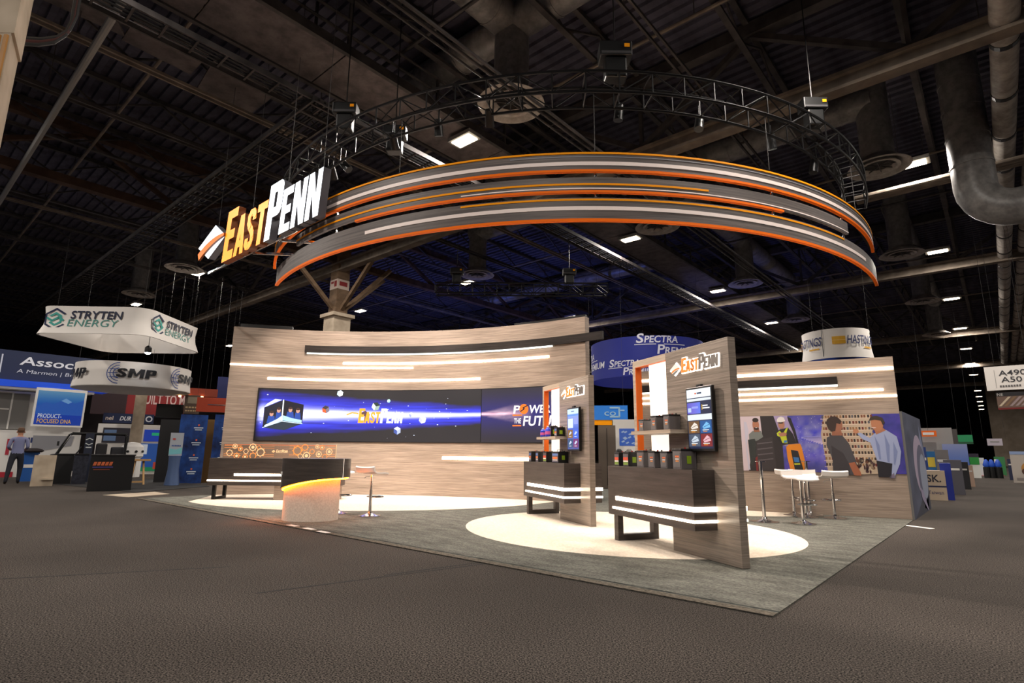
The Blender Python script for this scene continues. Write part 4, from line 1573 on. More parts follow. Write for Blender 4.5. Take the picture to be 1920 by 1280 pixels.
# catwalk along the hall
cw = thing('catwalk', 'long overhead catwalk with board soffit and railings', 'catwalk')
xa, xb = -11.4, -9.95
for i in range(22):
    ya = -2 + 2.6 * i
    MB().box(xa, xb, ya + .015, ya + 2.585, 9.75, 9.80).build('soffit_board', M_BOARD, cw)
for x in (xa - .06, xb + .06):
    MB().box(x - .05, x + .05, -2, 55, 9.71, 9.93).build('side_beam', M_STEEL, cw)
    for z in (10.2, 10.58):
        MB().cyl((x, -2, z), (x, 55, z), .035, n=6).build('hand_rail', M_STEEL, cw)
    for i in range(23):
        MB().box(x - .03, x + .03, -2 + 2.6 * i - .03, -2 + 2.6 * i + .03, 9.93, 11.99 if i % 3 == 0 else 10.62).build('rail_post', M_STEEL, cw)
for x in (-6.98, -6.8, -6.66):
    tag(MB().cyl((x, -3, 8.5), (x, 55, 8.5), .035 if x > -6.9 else .025, n=8).build('conduit_pipe', M_STEEL),
        {-6.98: 'thin conduit nearest the catwalk running along the roof', -6.8: 'middle conduit beside the catwalk', -6.66: 'outer conduit beside the catwalk'}[x], 'pipe', 'conduits beside the catwalk')


def ladder(x0, y0, x1, y1, z, w, label, rung):
    t = thing('cable_ladder', label, 'cable tray', (0, 0, z), 0, 'overhead cable ladders')
    p, q = Vector((x0, y0, 0)), Vector((x1, y1, 0))
    d = (q - p).normalized()
    s = Vector((-d.y, d.x, 0)) * (w / 2)
    for k in (-1, 1):
        MB().bar(p + s * k, q + s * k, .04, .12).build('side_rail', M_STEEL, t)
    n = int((q - p).length / rung)
    for i in range(n):
        c = p + d * (rung * (i + .5))
        MB().bar(c - s, c + s, .04, .03).build('rung', M_STEEL, t)
    b = MB()
    for k in range(4):
        o = s * (-.6 + .4 * k)
        b.cyl(p + o + Vector((0, 0, .05)), q + o + Vector((0, 0, .05)), .025, n=5)
    b.build('cables', M_BLACK, t)
    return t


ladder(-10.9, 6.0, -46, 6.0, 9.0, .75, 'cable ladder running left above the hanging letters', .45)
ladder(-11.25, -2, -11.25, 46, 9.05, .6, 'cable ladder running beside the catwalk', .55)

# roof boards at upper left
for i, (q, lab) in enumerate((([(255, 35), (392, 103), (357, 140), (228, 75)], 'grey board hung under the roof at far upper left'),
                              ([(402, 112), (520, 175), (468, 215), (370, 165)], 'grey board hung under the roof next to the catwalk'),
                              ([(80, 0), (200, 0), (235, 70), (170, 40)], 'grey board hung under the roof above the left tower'))):
    b = MB()
    P = [on_z(x, y, 10.6) for x, y in q]
    b.prism([(p.x, p.y) for p in P], 10.6, 10.66)
    tag(b.build('roof_board', M_BOARD), lab, 'panel', 'boards under the roof deck')
tag(MB().cyl((-34, 2.0, 9.5), (-11, 2.05, 9.5), .075, n=10).build('roof_pipe', M_GREYPAINT), 'grey pipe crossing the roof at upper left', 'pipe')

# right hand pipes running along the aisle
for x, r, z, lab in ((1.02, .24, 9.5, 'thick white wrapped pipe running along the aisle roof'), (1.62, .2, 9.6, 'second white wrapped pipe right of the thick one'), (2.1, .26, 9.7, 'outermost white wrapped pipe at the right edge')):
    t = thing('wrapped_pipe', lab, 'pipe', (x, 0, z), 0, 'white wrapped pipes along the aisle')
    MB().cyl((0, 8, 0), (0, 70, 0), r, n=16).build('pipe', M_PIPE, t, smooth=True)
    for k in range(28):
        yy = 9.5 + 2.2 * k
        MB().cyl((0, yy, 0), (0, yy + .14, 0), r + .012, n=16).build('strap', M_BLACK, t)
for i in range(4):
    tag(MB().cyl((-2.6, 19.4 + .16 * i, 9.12), (8, 19.4 + .16 * i, 9.12), .06, n=8).build('rack_pipe', M_BEAM),
        'beige pipe of the rack crossing the aisle, %s from the front' % ('first', 'second', 'third', 'fourth')[i], 'pipe', 'rack pipes crossing the aisle')

# big elbow duct at right
t = thing('elbow_duct', 'large silver duct bending at the right edge of the view', 'duct', (.27, 18.0, 0))
pts = [(0, 0, 11.99), (0, 0, 8.4)] + [(.75 - .75 * cos(a), 0, 8.05 - .75 * sin(a)) for a in [radians(x) for x in range(0, 91, 15)]] + [(4.0, 0, 7.3)]
MB().tube(pts, .46, 20).build('duct', M_DUCT, t, smooth=True)
for z in (11, 10.2, 9.4, 8.6):
    MB().cyl((0, 0, z), (0, 0, z + .05), .475, n=20).build('seam_ring', M_DUCT, t)

# round ceiling diffusers on drop ducts
DIFF = [((-7.9, 9.0), 'large round diffuser above the ribbon apex, spokes visible'), ((-1.73, 18.07), 'round diffuser near the right bend of the ring truss'), ((-2.2, 27.0), 'round diffuser beside the second lamp over the aisle'),
        ((-8.5, 27.1), 'round diffuser below the lowest ribbon at right'), ((-17.7, 17.9), 'round diffuser above the curved wall beside a lamp'), ((-8.7, 36.6), 'round diffuser above the blue and white ring sign'),
        ((-2.3, 36.2), 'round diffuser over the aisle, third row'), ((-2.5, 46.9), 'round diffuser over the aisle, fourth row'), ((-27.5, 8.7), 'round diffuser beside the diamond emblem'),
        ((-34.2, 8.8), 'round diffuser above the square white hanging sign'), ((-8.6, 18.0), 'round diffuser partly behind the lowest ribbon')]
for (xy, lab) in DIFF:
    t = thing('air_diffuser', lab, 'air diffuser', (xy[0], xy[1], 9.3), 0, 'round air diffusers on drop ducts')
    MB().ringprof([(.42, .12), (.42, 2.697), (.405, 2.697), (.405, .12)], 20).build('drop_duct', M_DUCT, t, smooth=True)
    MB().cyl((0, 0, .5), (0, 0, .53), .40, n=16).build('dark_mouth_disc', M_BLACK, t)  # black disc stands in for the shade inside the duct mouth
    m_ = MB()
    m_.ringprof([(.44, .30), (.62, .14), (.78, .02), (.80, 0), (.70, 0), (.56, .10), (.42, .24)], 32)
    m_.build('outer_ring', M_PIPE, t, smooth=True)
    MB().ringprof([(.50, .05), (.53, .0), (.44, .0), (.36, .10)], 28).build('inner_ring', M_PIPE, t, smooth=True)
    b = MB()
    for k in range(8):
        a = 2 * pi * k / 8
        b.bar((0, 0, .05), (.5 * cos(a), .5 * sin(a), .05), .02, .03)
    b.build('spokes', M_STEEL, t)
# horizontal ducts feeding the diffusers
for p, q, lab in (((-7.9, 9.0, 11.45), (-7.9, -2, 11.45), 'round silver duct coming towards the camera above the ribbon apex'), ((-12, 9.0, 11.45), (2, 9.0, 11.45), 'round silver duct crossing above the ribbon apex'),
                  ((-10, 18.0, 11.4), (-1.7, 18.0, 11.4), 'round silver duct crossing behind the ring truss'), ((-18, 17.9, 11.4), (-10.5, 17.9, 11.4), 'round silver duct above the curved wall'),
                  ((-8.5, 20, 11.45), (-8.5, 35, 11.45), 'round silver duct running back over the mural wall'), ((-2.3, 27, 11.45), (-2.3, 46, 11.45), 'round silver duct running back over the aisle'),
                  ((-26, 27.0, 11.45), (-12, 27.0, 11.45), 'far round silver duct crossing behind the curved wall')):
    t = thing('air_duct', lab, 'duct', (0, 0, 0), 0, 'horizontal air ducts')
    MB().cyl(p, q, .42, n=18).build('duct', M_DUCT, t, smooth=True)
    P, Q = Vector(p), Vector(q)
    n = int((Q - P).length / 1.5)
    for i in range(n):
        c = P + (Q - P) * ((i + .5) / n)
        d = (Q - P).normalized() * .03
        MB().cyl(c - d, c + d, .435, n=18).build('seam_ring', M_DUCT, t)

# high bay lamps
LAMPS = []
for i in range(-1, 6):
    for j in range(-2, 14):
        x, y = -.95 - 9.2 * i - .06 * min(j, 8) - (.12 * (j - 8) if j > 8 else 0), 9.65 + 9.28 * j
        if (j > 4 and i > 1) or (j > 8 and i != 0):
            continue
        LAMPS.append((x, y, i, j))
for (x, y, i, j) in LAMPS:
    if j < 0 or i < 0:
        if i < 4 and j < 5:
            add_area('high_bay_light', (x, y, 9.49), .7, LAMP_W, (1.0, .92, .83), (0, 0, -1), .36)
        continue
    t = thing('high_bay_lamp', 'lamp', 'lamp', (x, y, 9.5), 0, 'high bay lamps under the roof')
    t['label'] = 'lit high bay lamp, row %s from the right, %s from the front' % (('first', 'second', 'third', 'fourth', 'fifth', 'sixth')[i], ('first', 'second', 'third', 'fourth', 'fifth', 'sixth', 'seventh', 'eighth', 'ninth', 'tenth', 'eleventh', 'twelfth', 'thirteenth', 'fourteenth')[j])
    MB().box(-.42, .42, -.24, .24, .025, .13).build('housing', M_GREYPAINT, t)
    MB().box(-.33, .33, -.17, .17, .0, .024).build('lens', M_LAMP, t)
    HT = .249 if i == 1 else 2.56
    MB().cyl((-.3, 0, .13), (-.3, 0, HT), .008, n=5).cyl((.3, 0, .13), (.3, 0, HT), .008, n=5).build('hanger', M_STEEL, t)
    if j < 9:
        add_area('high_bay_light', (x, y, 9.49), .7, LAMP_W, (1.0, .92, .83), (0, 0, -1), .36)

# column behind the curved wall
cp = at_d(625, 700, 25.9)
t = thing('hall_column', 'square cream column rising behind the curved wall with steel braces', 'column', (cp.x, cp.y, 0))
MB().box(-.42, .42, -.42, .42, 0, 7.05).build('shaft', M_CREAM, t)
MB().box(-.55, .55, -.55, .55, 7.05, 7.20).build('capital', M_CREAM, t)
M_BRICKSTEEL = noise_mat('brown_column', (92, 74, 58), (118, 96, 76), (2, 2, 4), .8, 3, .2)
MB().box(-.30, .30, -.30, .30, 7.20, 11.9).build('upper_shaft', M_BRICKSTEEL, t)
MB().box(-.305, .305, -.305, .305, 8.35, 8.80).build('notice_band', mat('notice', (190, 172, 160), .6), t)
MB().box(-.22, .0, -.308, -.3055, 8.62, 8.72).box(.05, .25, -.308, -.3055, 8.45, 8.72).box(.3055, .308, -.2, .2, 8.5, 8.7).build('notice_print', M_RED, t)
for dx, dy in ((2.6, 0), (-2.6, 0), (0, 2.4), (0, -2.4), (1.6, 1.6)):
    MB().bar((0, 0, 7.2), (dx, dy, 9.4), .16, .16).build('brace', M_BRICKSTEEL, t)

# ================================================================== NEIGHBOURING STANDS
def facing(px, D, py=850):
    p = at_d(px, py, D)
    d = ray(px, py)
    return p, atan2(d.y, d.x) - pi / 2


def board(name, label, cat, px0, py0, px1, py1, D, m, thick=.1, floor=False, group=None, part='panel', z0=None):
    pm = (px0 + px1) / 2
    p, rz = facing(pm, D)
    w = (at_d(px1, 850, D) - at_d(px0, 850, D)).length
    zt = at_d(pm, py0, D).z
    zb = 0.0 if floor else at_d(pm, py1, D).z
    if z0 is not None:
        zb = z0
    t = thing(name, label, cat, (p.x, p.y, zb), rz, group)
    if m is not None:
        MB().box(-w / 2, w / 2, 0, thick, 0, zt - zb).build(part, m, t)
    t['w'] = w
    t['h'] = zt - zb
    return t


def picf(du=None, step=.006):
    return Pic(lambda u, v, w: Vector((u, -.004 - w, v)), du, step)


def cables_up(t, pts, z1=11.997):
    z0 = t.location.z
    for (x, y, z) in pts:
        MB().cyl((x, y, z), (x, y, z1 - z0), .004, n=4).build('cable', mat('dark_wire', (40, 38, 38), .6), t)


# near tower at upper left
ta, tb = at_d(21, 62, 7.0), at_d(41, 80, 7.5)
tl = ta - RH * 1.6
t = thing('booth_tower', 'pale tower of a neighbouring stand with wood slats at upper left edge', 'tower', (0, 0, 0))
zt = ta.z
back = (tb - ta)
back.z = 0
poly = [(ta.x, ta.y), (tb.x, tb.y), ((tl + back).x, (tl + back).y), (tl.x, tl.y)]
MB().prism(poly, 0, zt).build('shaft', M_CREAM, t)
cx, cy = sum(p[0] for p in poly) / 4, sum(p[1] for p in poly) / 4
MB().prism([(cx + (p[0] - cx) * 1.03, cy + (p[1] - cy) * 1.04) for p in poly], zt + .001, zt + 1.6).build('cap', M_CREAM, t)
for k in range(5):
    q = ta - RH * (.03 + .075 * k) - FH * .012
    MB().bar((q.x, q.y, zt - 2.2), (q.x, q.y, zt - .03), .035, .02, up=tuple(FH)).build('slat', mat('gold_slat', (170, 120, 60), .5), t)
for k, lab in ((0, 'outer'), (1, 'middle'), (2, 'inner')):
    pts = [at_d(x + 4 * k, y - 5 * k, 7.6) for x, y in ((40, 82), (70, 84), (100, 80), (122, 66), (135, 40), (142, 0), (150, -60))]
    tag(MB().tube(pts, .022, 6).build('hanging_cable', mat('black_cable', (16, 14, 14), .6) if k != 1 else mat('red_cable', (60, 18, 14), .6)),
        '%s loose cable sagging from the upper left tower' % lab, 'cable', 'cables beside the tower')

# ---- blue header stand far left
XA = -32.0
t = thing('header_stand', 'white stand with navy lettered header and blue fascia at far left', 'booth', (XA, 0, 0))
hy0, hy1 = 1.2, on_x(205, 690, XA).y
MB().box(-.6, 0, hy0, hy1, 4.02, 5.30).build('header', M_NAVY, t)
MB().box(-.55, .35, hy0, hy1, 3.72, 4.0).build('blue_fascia', mat('blue_fascia', (14, 70, 190), .5, emit=(10, 60, 190), estr=.35), t)
MB().box(-.5, .30, hy0, hy1 - .5, 3.62, 3.715).build('white_fascia', M_WHITEPAINT, t)
MB().box(-.9, -.7, hy0, hy1 - .6, 0, 3.6).build('back_wall', M_WHITEPAINT, t)
MB().box(-.69, -.55, hy0, on_x(55, 780, XA).y, 1.95, 3.5).build('grey_panel', M_GREYPAINT, t)
MB().box(-.69, -.3, hy0, hy1 - .7, 1.55, 1.90).build('white_ledge', M_WHITEPAINT, t)
for q in ((0, 733, 18), (0, 765, 14)):
    z = on_x(10, q[1], XA).z
    MB().box(-.545, -.52, hy0, on_x(q[2] + 8, 760, XA).y, z - .03, z + .03).build('frame_rail', M_WHITEPAINT, t)
yv = on_x(25, 760, XA).y
MB().box(-.545, -.52, yv - .03, yv + .03, 1.95, 3.5).build('frame_rail', M_WHITEPAINT, t)
pc = Pic(lambda u, v, w: Vector((.004 + w, u, v)), None, .008)
a, b_ = on_x(35, 690, XA), on_x(135, 700, XA)
pc.text('Associated', a.y, 4.72, .36, (215, 218, 228), 1, 3.35, .15, .015)
pc.build('lettering', M_PRINT, t)
pc = Pic(lambda u, v, w: Vector((.004 + w, u, v)), None, .008)
pc.text('A Marmon | Berkshire', a.y - .05, 4.36, .16, (200, 204, 216), 1, 2.9, .15)
pc.build('small_lettering', M_PRINT, t)
pc = Pic(lambda u, v, w: Vector((.004 + w, u, v)), None, .008)
pc.rect(a.y - .62, a.y - .57, 4.3, 5.1, (190, 195, 210), 1)
pc.build('divider_line', M_PRINT, t)
a, b_ = on_x(62, 795, -31.6), on_x(160, 737, -31.6)
t = thing('lightbox_poster', 'blue PRODUCT-FOCUSED DNA lightbox poster with mountains at far left', 'poster', (-31.6, a.y, a.z))
pw, ph = b_.y - a.y, b_.z - a.z
MB().box(-.1, 0, -.08, pw + .08, -.08, ph + .12).build('frame', M_WHITEPAINT, t)
pc = Pic(lambda u, v, w: Vector((.004 + w, u, v)), None, .006)
pc.grid(0, pw, 0, ph, 4, 8, lambda i, j: tuple(x * .8 for x in lin((10 + 150 * max(0, j - .55) * 1.6, 70 + 150 * max(0, j - .4) * 1.2, 190 + 30 * j))), 0)
pc.poly([(0, ph * .52), (pw * .2, ph * .66), (pw * .34, ph * .6), (pw * .6, ph * .8), (pw * .8, ph * .66), (pw, ph * .78), (pw, ph * .3), (0, ph * .3)], (40, 96, 190), 1)
pc.poly([(pw * .5, ph * .72), (pw * .6, ph * .8), (pw * .74, ph * .7), (pw * .66, ph * .64)], (120, 170, 225), 2)
pc.text('PRODUCT-', pw * .06, ph * .20, ph * .12, (225, 232, 240), 3, pw * .5, 0, .01)
pc.text('FOCUSED DNA', pw * .06, ph * .05, ph * .12, (240, 180, 60), 3, pw * .72, 0, .01)
pc.build('print', attr_mat('lightbox_print', .55), t)

# lower white wall shapes, red graphic, blue cooler
t = board('graphic_wall', 'white wall panel with grey diagonal shape behind the standing person', 'panel', -20, 812, 150, 884, 30.5, M_WHITEPAINT, .1, True)
pc = picf()
w, h = t['w'], t['h']
pc.poly([(-.05 * w, .95 * h), (.42 * w, .95 * h), (.40 * w, .72 * h), (-.05 * w, .55 * h)], (150, 150, 156), 1)
pc.rect(-.32 * w, -.14 * w, .50 * h, .86 * h, (176, 40, 60), 1)
pc.rect(-.28 * w, -.15 * w, .42 * h, .78 * h, (205, 205, 210), 2)
pc.rect(-.40 * w, -.20 * w, .0, .12 * h, (176, 30, 50), 2)
[pc.rect(-.13 * w + .03 * w * q, -.11 * w + .03 * w * q, .78 * h, .90 * h, (30, 50, 110), 2) for q in range(3)]
pc.build('print', M_PRINT, t)
t = board('blue_bin', 'blue case with pale label behind the standing person', 'case', 42, 851, 73, 887, 26.5, mat('blue_case', (24, 84, 160), .5), .5, True, part='body')
w, h = t['w'], t['h']
MB().box(-w / 2 - .03, w / 2 + .03, -.03, .53, h, h + .06).build('lid', mat('blue_case', (24, 84, 160), .5), t)
MB().box(-w * .3, w * .3, -.006, -.001, h * .5, h * .62).build('label_plate', M_WHITEPAINT, t)
t = board('folded_cloth', 'dark bundle lying on the blue case', 'bundle', 47, 843, 73, 849, 26.5, None, .3, z0=bpy.data.objects['blue_bin'].location.z + h + .062)
MB().lathe([(.24, 0), (.3, .05), (.24, .11), (.1, .15)], n=12, sx=1.1, sy=.6).build('bundle', mat('dark_cloth', (40, 32, 34), .9), t, smooth=True)
t = board('low_partition', 'low grey white partition beside the black pedestals', 'partition', 66, 853, 108, 902, 23.0, M_CREAM, .12, True)
MB().box(-.02, t['w'] * .5, -.08, -.001, t['h'] * .2, t['h'] * .26).build('ledge', M_CREAM, t)

# ---- person walking away
pp = on_z(22, 908)
dv = ray(22, 850)
per = thing('person', 'person in grey blue shirt and dark trousers seen from behind', 'person', (pp.x, pp.y, 0), atan2(dv.y, dv.x) - pi / 2)


def skin_mesh(verts, edges, radii, root, sub=2):
    me = bpy.data.meshes.new('skin')
    me.from_pydata(verts, edges, [])
    o = bpy.data.objects.new('skin', me)
    tmp = bpy.data.scenes['text_tmp']
    tmp.collection.objects.link(o)
    md = o.modifiers.new('s', 'SKIN')
    for i, r in enumerate(radii):
        sv = me.skin_vertices[0].data[i]
        sv.radius = (r, r) if not isinstance(r, tuple) else r
        sv.use_root = (i == root)
    sb = o.modifiers.new('u', 'SUBSURF')
    sb.levels = sub
    sb.render_levels = sub
    with bpy.context.temp_override(scene=tmp, view_layer=tmp.view_layers[0]):
        dg = bpy.context.evaluated_depsgraph_get()
        dg.update()
    out = bpy.data.meshes.new_from_object(o.evaluated_get(dg))
    bpy.data.objects.remove(o)
    return out


# x right, y away from camera (person faces +y), z up; standing height 1.78
V = [(0, 0, .95), (0, .01, 1.12), (0, .02, 1.32), (0, .02, 1.45), (0, .03, 1.54), (0, .05, 1.64), (0, .05, 1.73),      # 0-6 spine, neck, head
     (.10, 0, .90), (.13, .06, .50), (.13, .02, .10), (.14, .14, .05),                                                # 7-10 right leg
     (-.10, 0, .90), (-.14, -.06, .50), (-.17, -.16, .10), (-.18, -.05, .045),                                          # 11-14 left leg
     (.19, .02, 1.42), (.24, -.02, 1.18), (.19, .20, 1.10), (.13, .28, 1.10),                                           # 15-18 right arm
     (-.19, .02, 1.42), (-.24, -.02, 1.18), (-.19, .20, 1.10), (-.12, .28, 1.10)]                                       # 19-22 left arm
Ee = [(0, 1), (1, 2), (2, 3), (3, 4), (4, 5), (5, 6), (0, 7), (7, 8), (8, 9), (9, 10), (0, 11), (11, 12), (12, 13), (13, 14), (3, 15), (15, 16), (16, 17), (17, 18), (3, 19), (19, 20), (20, 21), (21, 22)]
Rd = [(.15, .11), (.155, .11), (.17, .12), (.12, .09), .055, (.085, .10), (.078, .09), (.10, .10), .075, .05, (.045, .035), (.10, .10), .075, .05, (.045, .035), .07, .05, .04, .035, .07, .05, .04, .035]
me = skin_mesh(V, Ee, Rd, 0)
pm = [mat('skin_tone', (168, 118, 92), .6), mat('grey_blue_shirt', (112, 116, 150), .8), mat('dark_trousers', (22, 24, 36), .8), mat('shoe_brown', (44, 34, 28), .6)]
for m_ in pm:
    me.materials.append(m_)
for p in me.polygons:
    c = p.center
    arm = abs(c.x) > .165 and c.z < 1.25 and c.z > .98
    if c.z > 1.505:
        p.material_index = 0
    elif arm and (c.y > .06):
        p.material_index = 0
    elif c.z > .985:
        p.material_index = 1
    elif c.z > .085:
        p.material_index = 2
    else:
        p.material_index = 3
    p.use_smooth = True
bo = bpy.data.objects.new('body', me)
COL.objects.link(bo)
bo.parent = per
mb = MB()
mb.lathe([(.02, 0), (.07, .01), (.092, .06), (.092, .12), (.07, .165), (.02, .185)], (0, .035, 1.635), 16, 0, 1.0, 1.08)
mb.build('hair', mat('brown_hair', (92, 66, 48), .8), per, smooth=True)
mb = MB()
for s in (-1, 1):
    mb.lathe([(.008, -.03), (.016, -.015), (.018, .015), (.008, .03)], (s * .092, .06, 1.66), 8)
mb.build('ears', pm[0], per, smooth=True)
mb = MB()
for s in (-1, 1):                       # short fingers closing on the thing held in front
    for k in range(4):
        z = 1.125 - .02 * k
        mb.tube([(s * .125, .29, z), (s * .09, .335, z), (s * .06, .325, z - .004)], .010, 6)
    mb.tube([(s * .12, .28, 1.12), (s * .09, .29, 1.15), (s * .06, .31, 1.15)], .011, 6)
mb.build('fingers', pm[0], per, smooth=True)
t = thing('phone', 'dark phone held in front of the standing person', 'phone', per.location + Vector((0, 0, 1.07)), per.rotation_euler.z)
MB().box(-.055, .055, .335, .345, 0, .14).build('case', M_BLACK, t, bevel=.003)

# ---- black pedestals and utility cart
for px0, py0, px1, py1, D_, lab, nm in ((104, 852, 140, 907, None, 'left black draped pedestal before the utility cart', 0), (141, 852, 168, 908, None, 'dark grey patterned pedestal beside the left black one', 1), (173, 854, 255, 920, None, 'large black draped pedestal with small orange logo', 2)):
    q = on_z((px0 + px1) / 2, py1)
    t = board('display_pedestal', lab, 'pedestal', px0, py0, px1, py1, hypot(q.x, q.y), mat('black_drape', (13, 12, 15), .8) if nm != 1 else noise_mat('patterned_drape', (26, 27, 36), (46, 48, 60), (8, 8, 8), .8), .9 if nm == 2 else .6, True, 'draped pedestals', 'drape')
    MB().box(-t['w'] / 2 - .02, t['w'] / 2 + .02, -.02, (.9 if nm == 2 else .6) + .02, t['h'], t['h'] + .03).build('top', M_BLACK, t)
    if nm == 2:
        pc = picf()
        [pc.poly([(-.45 + .09 * q, t['h'] * .72), (-.38 + .09 * q, t['h'] * .72), (-.35 + .09 * q, t['h'] * .72 + .1), (-.42 + .09 * q, t['h'] * .72 + .1)], (196, 96, 50), 1) for q in range(5)]
        pc.rect(-.45, .02, t['h'] * .66, t['h'] * .69, (70, 60, 130), 1)
        pc.rect(-.42, -.05, t['h'] * .60, t['h'] * .615, (150, 70, 40), 1)
        pc.build('logo', M_PRINT, t)
p, rz = facing(172, 26.2)
ct = thing('utility_cart', 'black open utility cart with roll cage parked behind pedestals', 'cart', (p.x, p.y, 0), rz)
M_CAGE = mat('cage_black', (15, 15, 17), .45)
k = (at_d(172.5, 850, 26.2) - at_d(171.5, 850, 26.2)).length
kz = at_d(172, 849, 26.2).z - at_d(172, 850, 26.2).z
cx_ = lambda px: (px - 172) * k
cz_ = lambda py: at_d(172, py, 26.2).z
RF = cz_(813)
for y_ in (0, 1.15):
    MB().tube([(cx_(106), y_, cz_(853)), (cx_(126), y_, RF - .04), (cx_(131), y_, RF), (cx_(232), y_, RF), (cx_(237), y_, RF - .06), (cx_(236), y_, .7)], .035, 6).build('cage_tube', M_CAGE, ct)
    MB().tube([(cx_(168), y_, .6), (cx_(172), y_, RF)], .035, 6).build('cage_tube', M_CAGE, ct)
MB().box(cx_(130), cx_(236), -.03, 1.18, RF, RF + .05).build('roof', M_CAGE, ct, bevel=.015)
MB().add([(cx_(108), .03, cz_(850)), (cx_(108), 1.12, cz_(850)), (cx_(128), 1.12, RF - .03), (cx_(128), .03, RF - .03)], [(0, 1, 2, 3)]).build('windscreen', mat('cart_glass', (200, 210, 215), .05, trans=1.0), ct)
MB().prism([(cx_(96), 0), (cx_(170), 0), (cx_(170), 1.15), (cx_(96), 1.15)], .35, .95).build('front_body', mat('cart_body', (20, 20, 26), .4), ct, bevel=.05)
MB().box(cx_(168), cx_(240), .05, 1.1, .35, .72).build('cargo_bed', mat('cart_body', (20, 20, 26), .4), ct, bevel=.03)
for y_ in (.08, .62):
    MB().box(cx_(178), cx_(200), y_, y_ + .44, .72, 1.35).box(cx_(162), cx_(182), y_, y_ + .44, .72, .86).build('seat', mat('cart_seat', (22, 20, 24), .6), ct, bevel=.05)
MB().box(cx_(208), cx_(234), .15, 1.0, .72, 1.22).build('rear_box', mat('cart_rear', (26, 26, 32), .5), ct, bevel=.04)
b = MB()
c0_ = Vector((cx_(146), .35, cz_(846)))
b.tube([c0_ + Vector((.06 * cos(a), .17 * sin(a), .16 * cos(a))) for a in [2 * pi * i / 18 for i in range(18)]], .016, 6, 0, True)
b.cyl(c0_, (cx_(136), .35, cz_(858)), .02, n=6)
b.build('steering_wheel', M_CAGE, ct)
for x_ in (cx_(112), cx_(218)):
    for y_ in (-.06, .98):
        MB().cyl((x_, y_, .30), (x_, y_ + .24, .30), .30, n=22).build('tyre', mat('rubber', (16, 16, 16), .9), ct, smooth=True)
        MB().cyl((x_, y_ - .005, .30), (x_, y_ + .245, .30), .15, n=14).build('rim', M_GREYPAINT, ct)
MB().box(cx_(106), cx_(110), -.12, -.02, cz_(836), cz_(828)).build('mirror', M_CAGE, ct)
t = board('pillar_sign', 'navy pillar sign with hexagon logo inside the utility cart', 'sign', 156, 812, 172, 880, 25.0, mat('pillar_navy', (18, 26, 48), .6), .08, True)
pc = picf()
hx = lambda cx, cz, r0, r1, c, l, gaps=(): [pc.poly([(cx + r0 * sin(radians(60 * q)), cz + r0 * cos(radians(60 * q))), (cx + r1 * sin(radians(60 * q)), cz + r1 * cos(radians(60 * q))), (cx + r1 * sin(radians(60 * q + 60)), cz + r1 * cos(radians(60 * q + 60))), (cx + r0 * sin(radians(60 * q + 60)), cz + r0 * cos(radians(60 * q + 60)))], c, l) for q in range(6) if q not in gaps]
hx(0, t['h'] * .83, .10, .13, (200, 205, 205), 1, (1, 4))
pc.rect(-.08, .08, t['h'] * .70, t['h'] * .72, (200, 205, 205), 1)
pc.build('logo', M_PRINT, t)
# dark platform floor of that stand
p1, p2, p3, p4 = on_z(85, 906), on_z(255, 923), on_z(392, 912), on_z(300, 898)
tag(MB().prism([(q.x, q.y) for q in (p1, p2, p3, p4)], 0, .012).build('black_floor_mat', mat('black_mat', (14, 12, 13), .9)), 'black floor covering under the utility cart stand', 'mat')
for (q, lab) in (([(193, 928), (240, 932), (318, 926), (290, 922)], 'long pale floor mat on the aisle left of the wooden stand'), ([(58, 902), (70, 906), (108, 905), (104, 901)], 'small pale mat beside the black pedestals')):
    P = [on_z(*x) for x in q]
    tag(MB().prism([(x.x, x.y) for x in P], .001, .006).build('pale_mat', M_CREAM), lab, 'mat', 'pale floor mats')

# ---- hanging signs left
def ring_map(C, r):
    tc = Vector((-C.x, -C.y, 0)).normalized()
    rg = Vector((-tc.y, tc.x, 0))
    if rg.dot(RH) < 0:
        rg = -rg
    return lambda u, v, w: Vector((0, 0, v)) + (tc * cos(u / r) + rg * sin(u / r)) * (r + w)


def ring_shell(t, r, z0, z1, m, flare=0.0, n=64, th=.04, mi=None, name='fabric'):
    b = MB()
    vs = []
    levels = [(r + flare, z0), (r + flare * .25, z0 + (z1 - z0) * .35), (r, z0 + (z1 - z0) * .7), (r + flare * .2, z1)]
    prof = levels + [(q[0] - th, q[1]) for q in levels[::-1]]
    kk = len(prof)
    for q in prof:
        for i in range(n):
            a = 2 * pi * i / n
            vs.append((q[0] * cos(a), q[0] * sin(a), q[1]))
    for j in range(kk):
        l = (j + 1) % kk
        b.add([], [])
        b.f += [[j * n + i, j * n + (i + 1) % n, l * n + (i + 1) % n, l * n + i] for i in range(n)]
        b.mi += [0 if j < 3 else 1] * n
    b.v = vs
    return b.build(name, [m, mi or m], t, smooth=True)


def ring_fit(px0, px1, D):
    a, b = ray(px0, 850), ray(px1, 850)
    a0, a1 = atan2(a.y, a.x), atan2(b.y, b.x)
    half = abs(a0 - a1) / 2
    am = (a0 + a1) / 2
    r = D * sin(half) / (1 - sin(half))
    return Vector((cos(am), sin(am), 0)) * (D + r), r


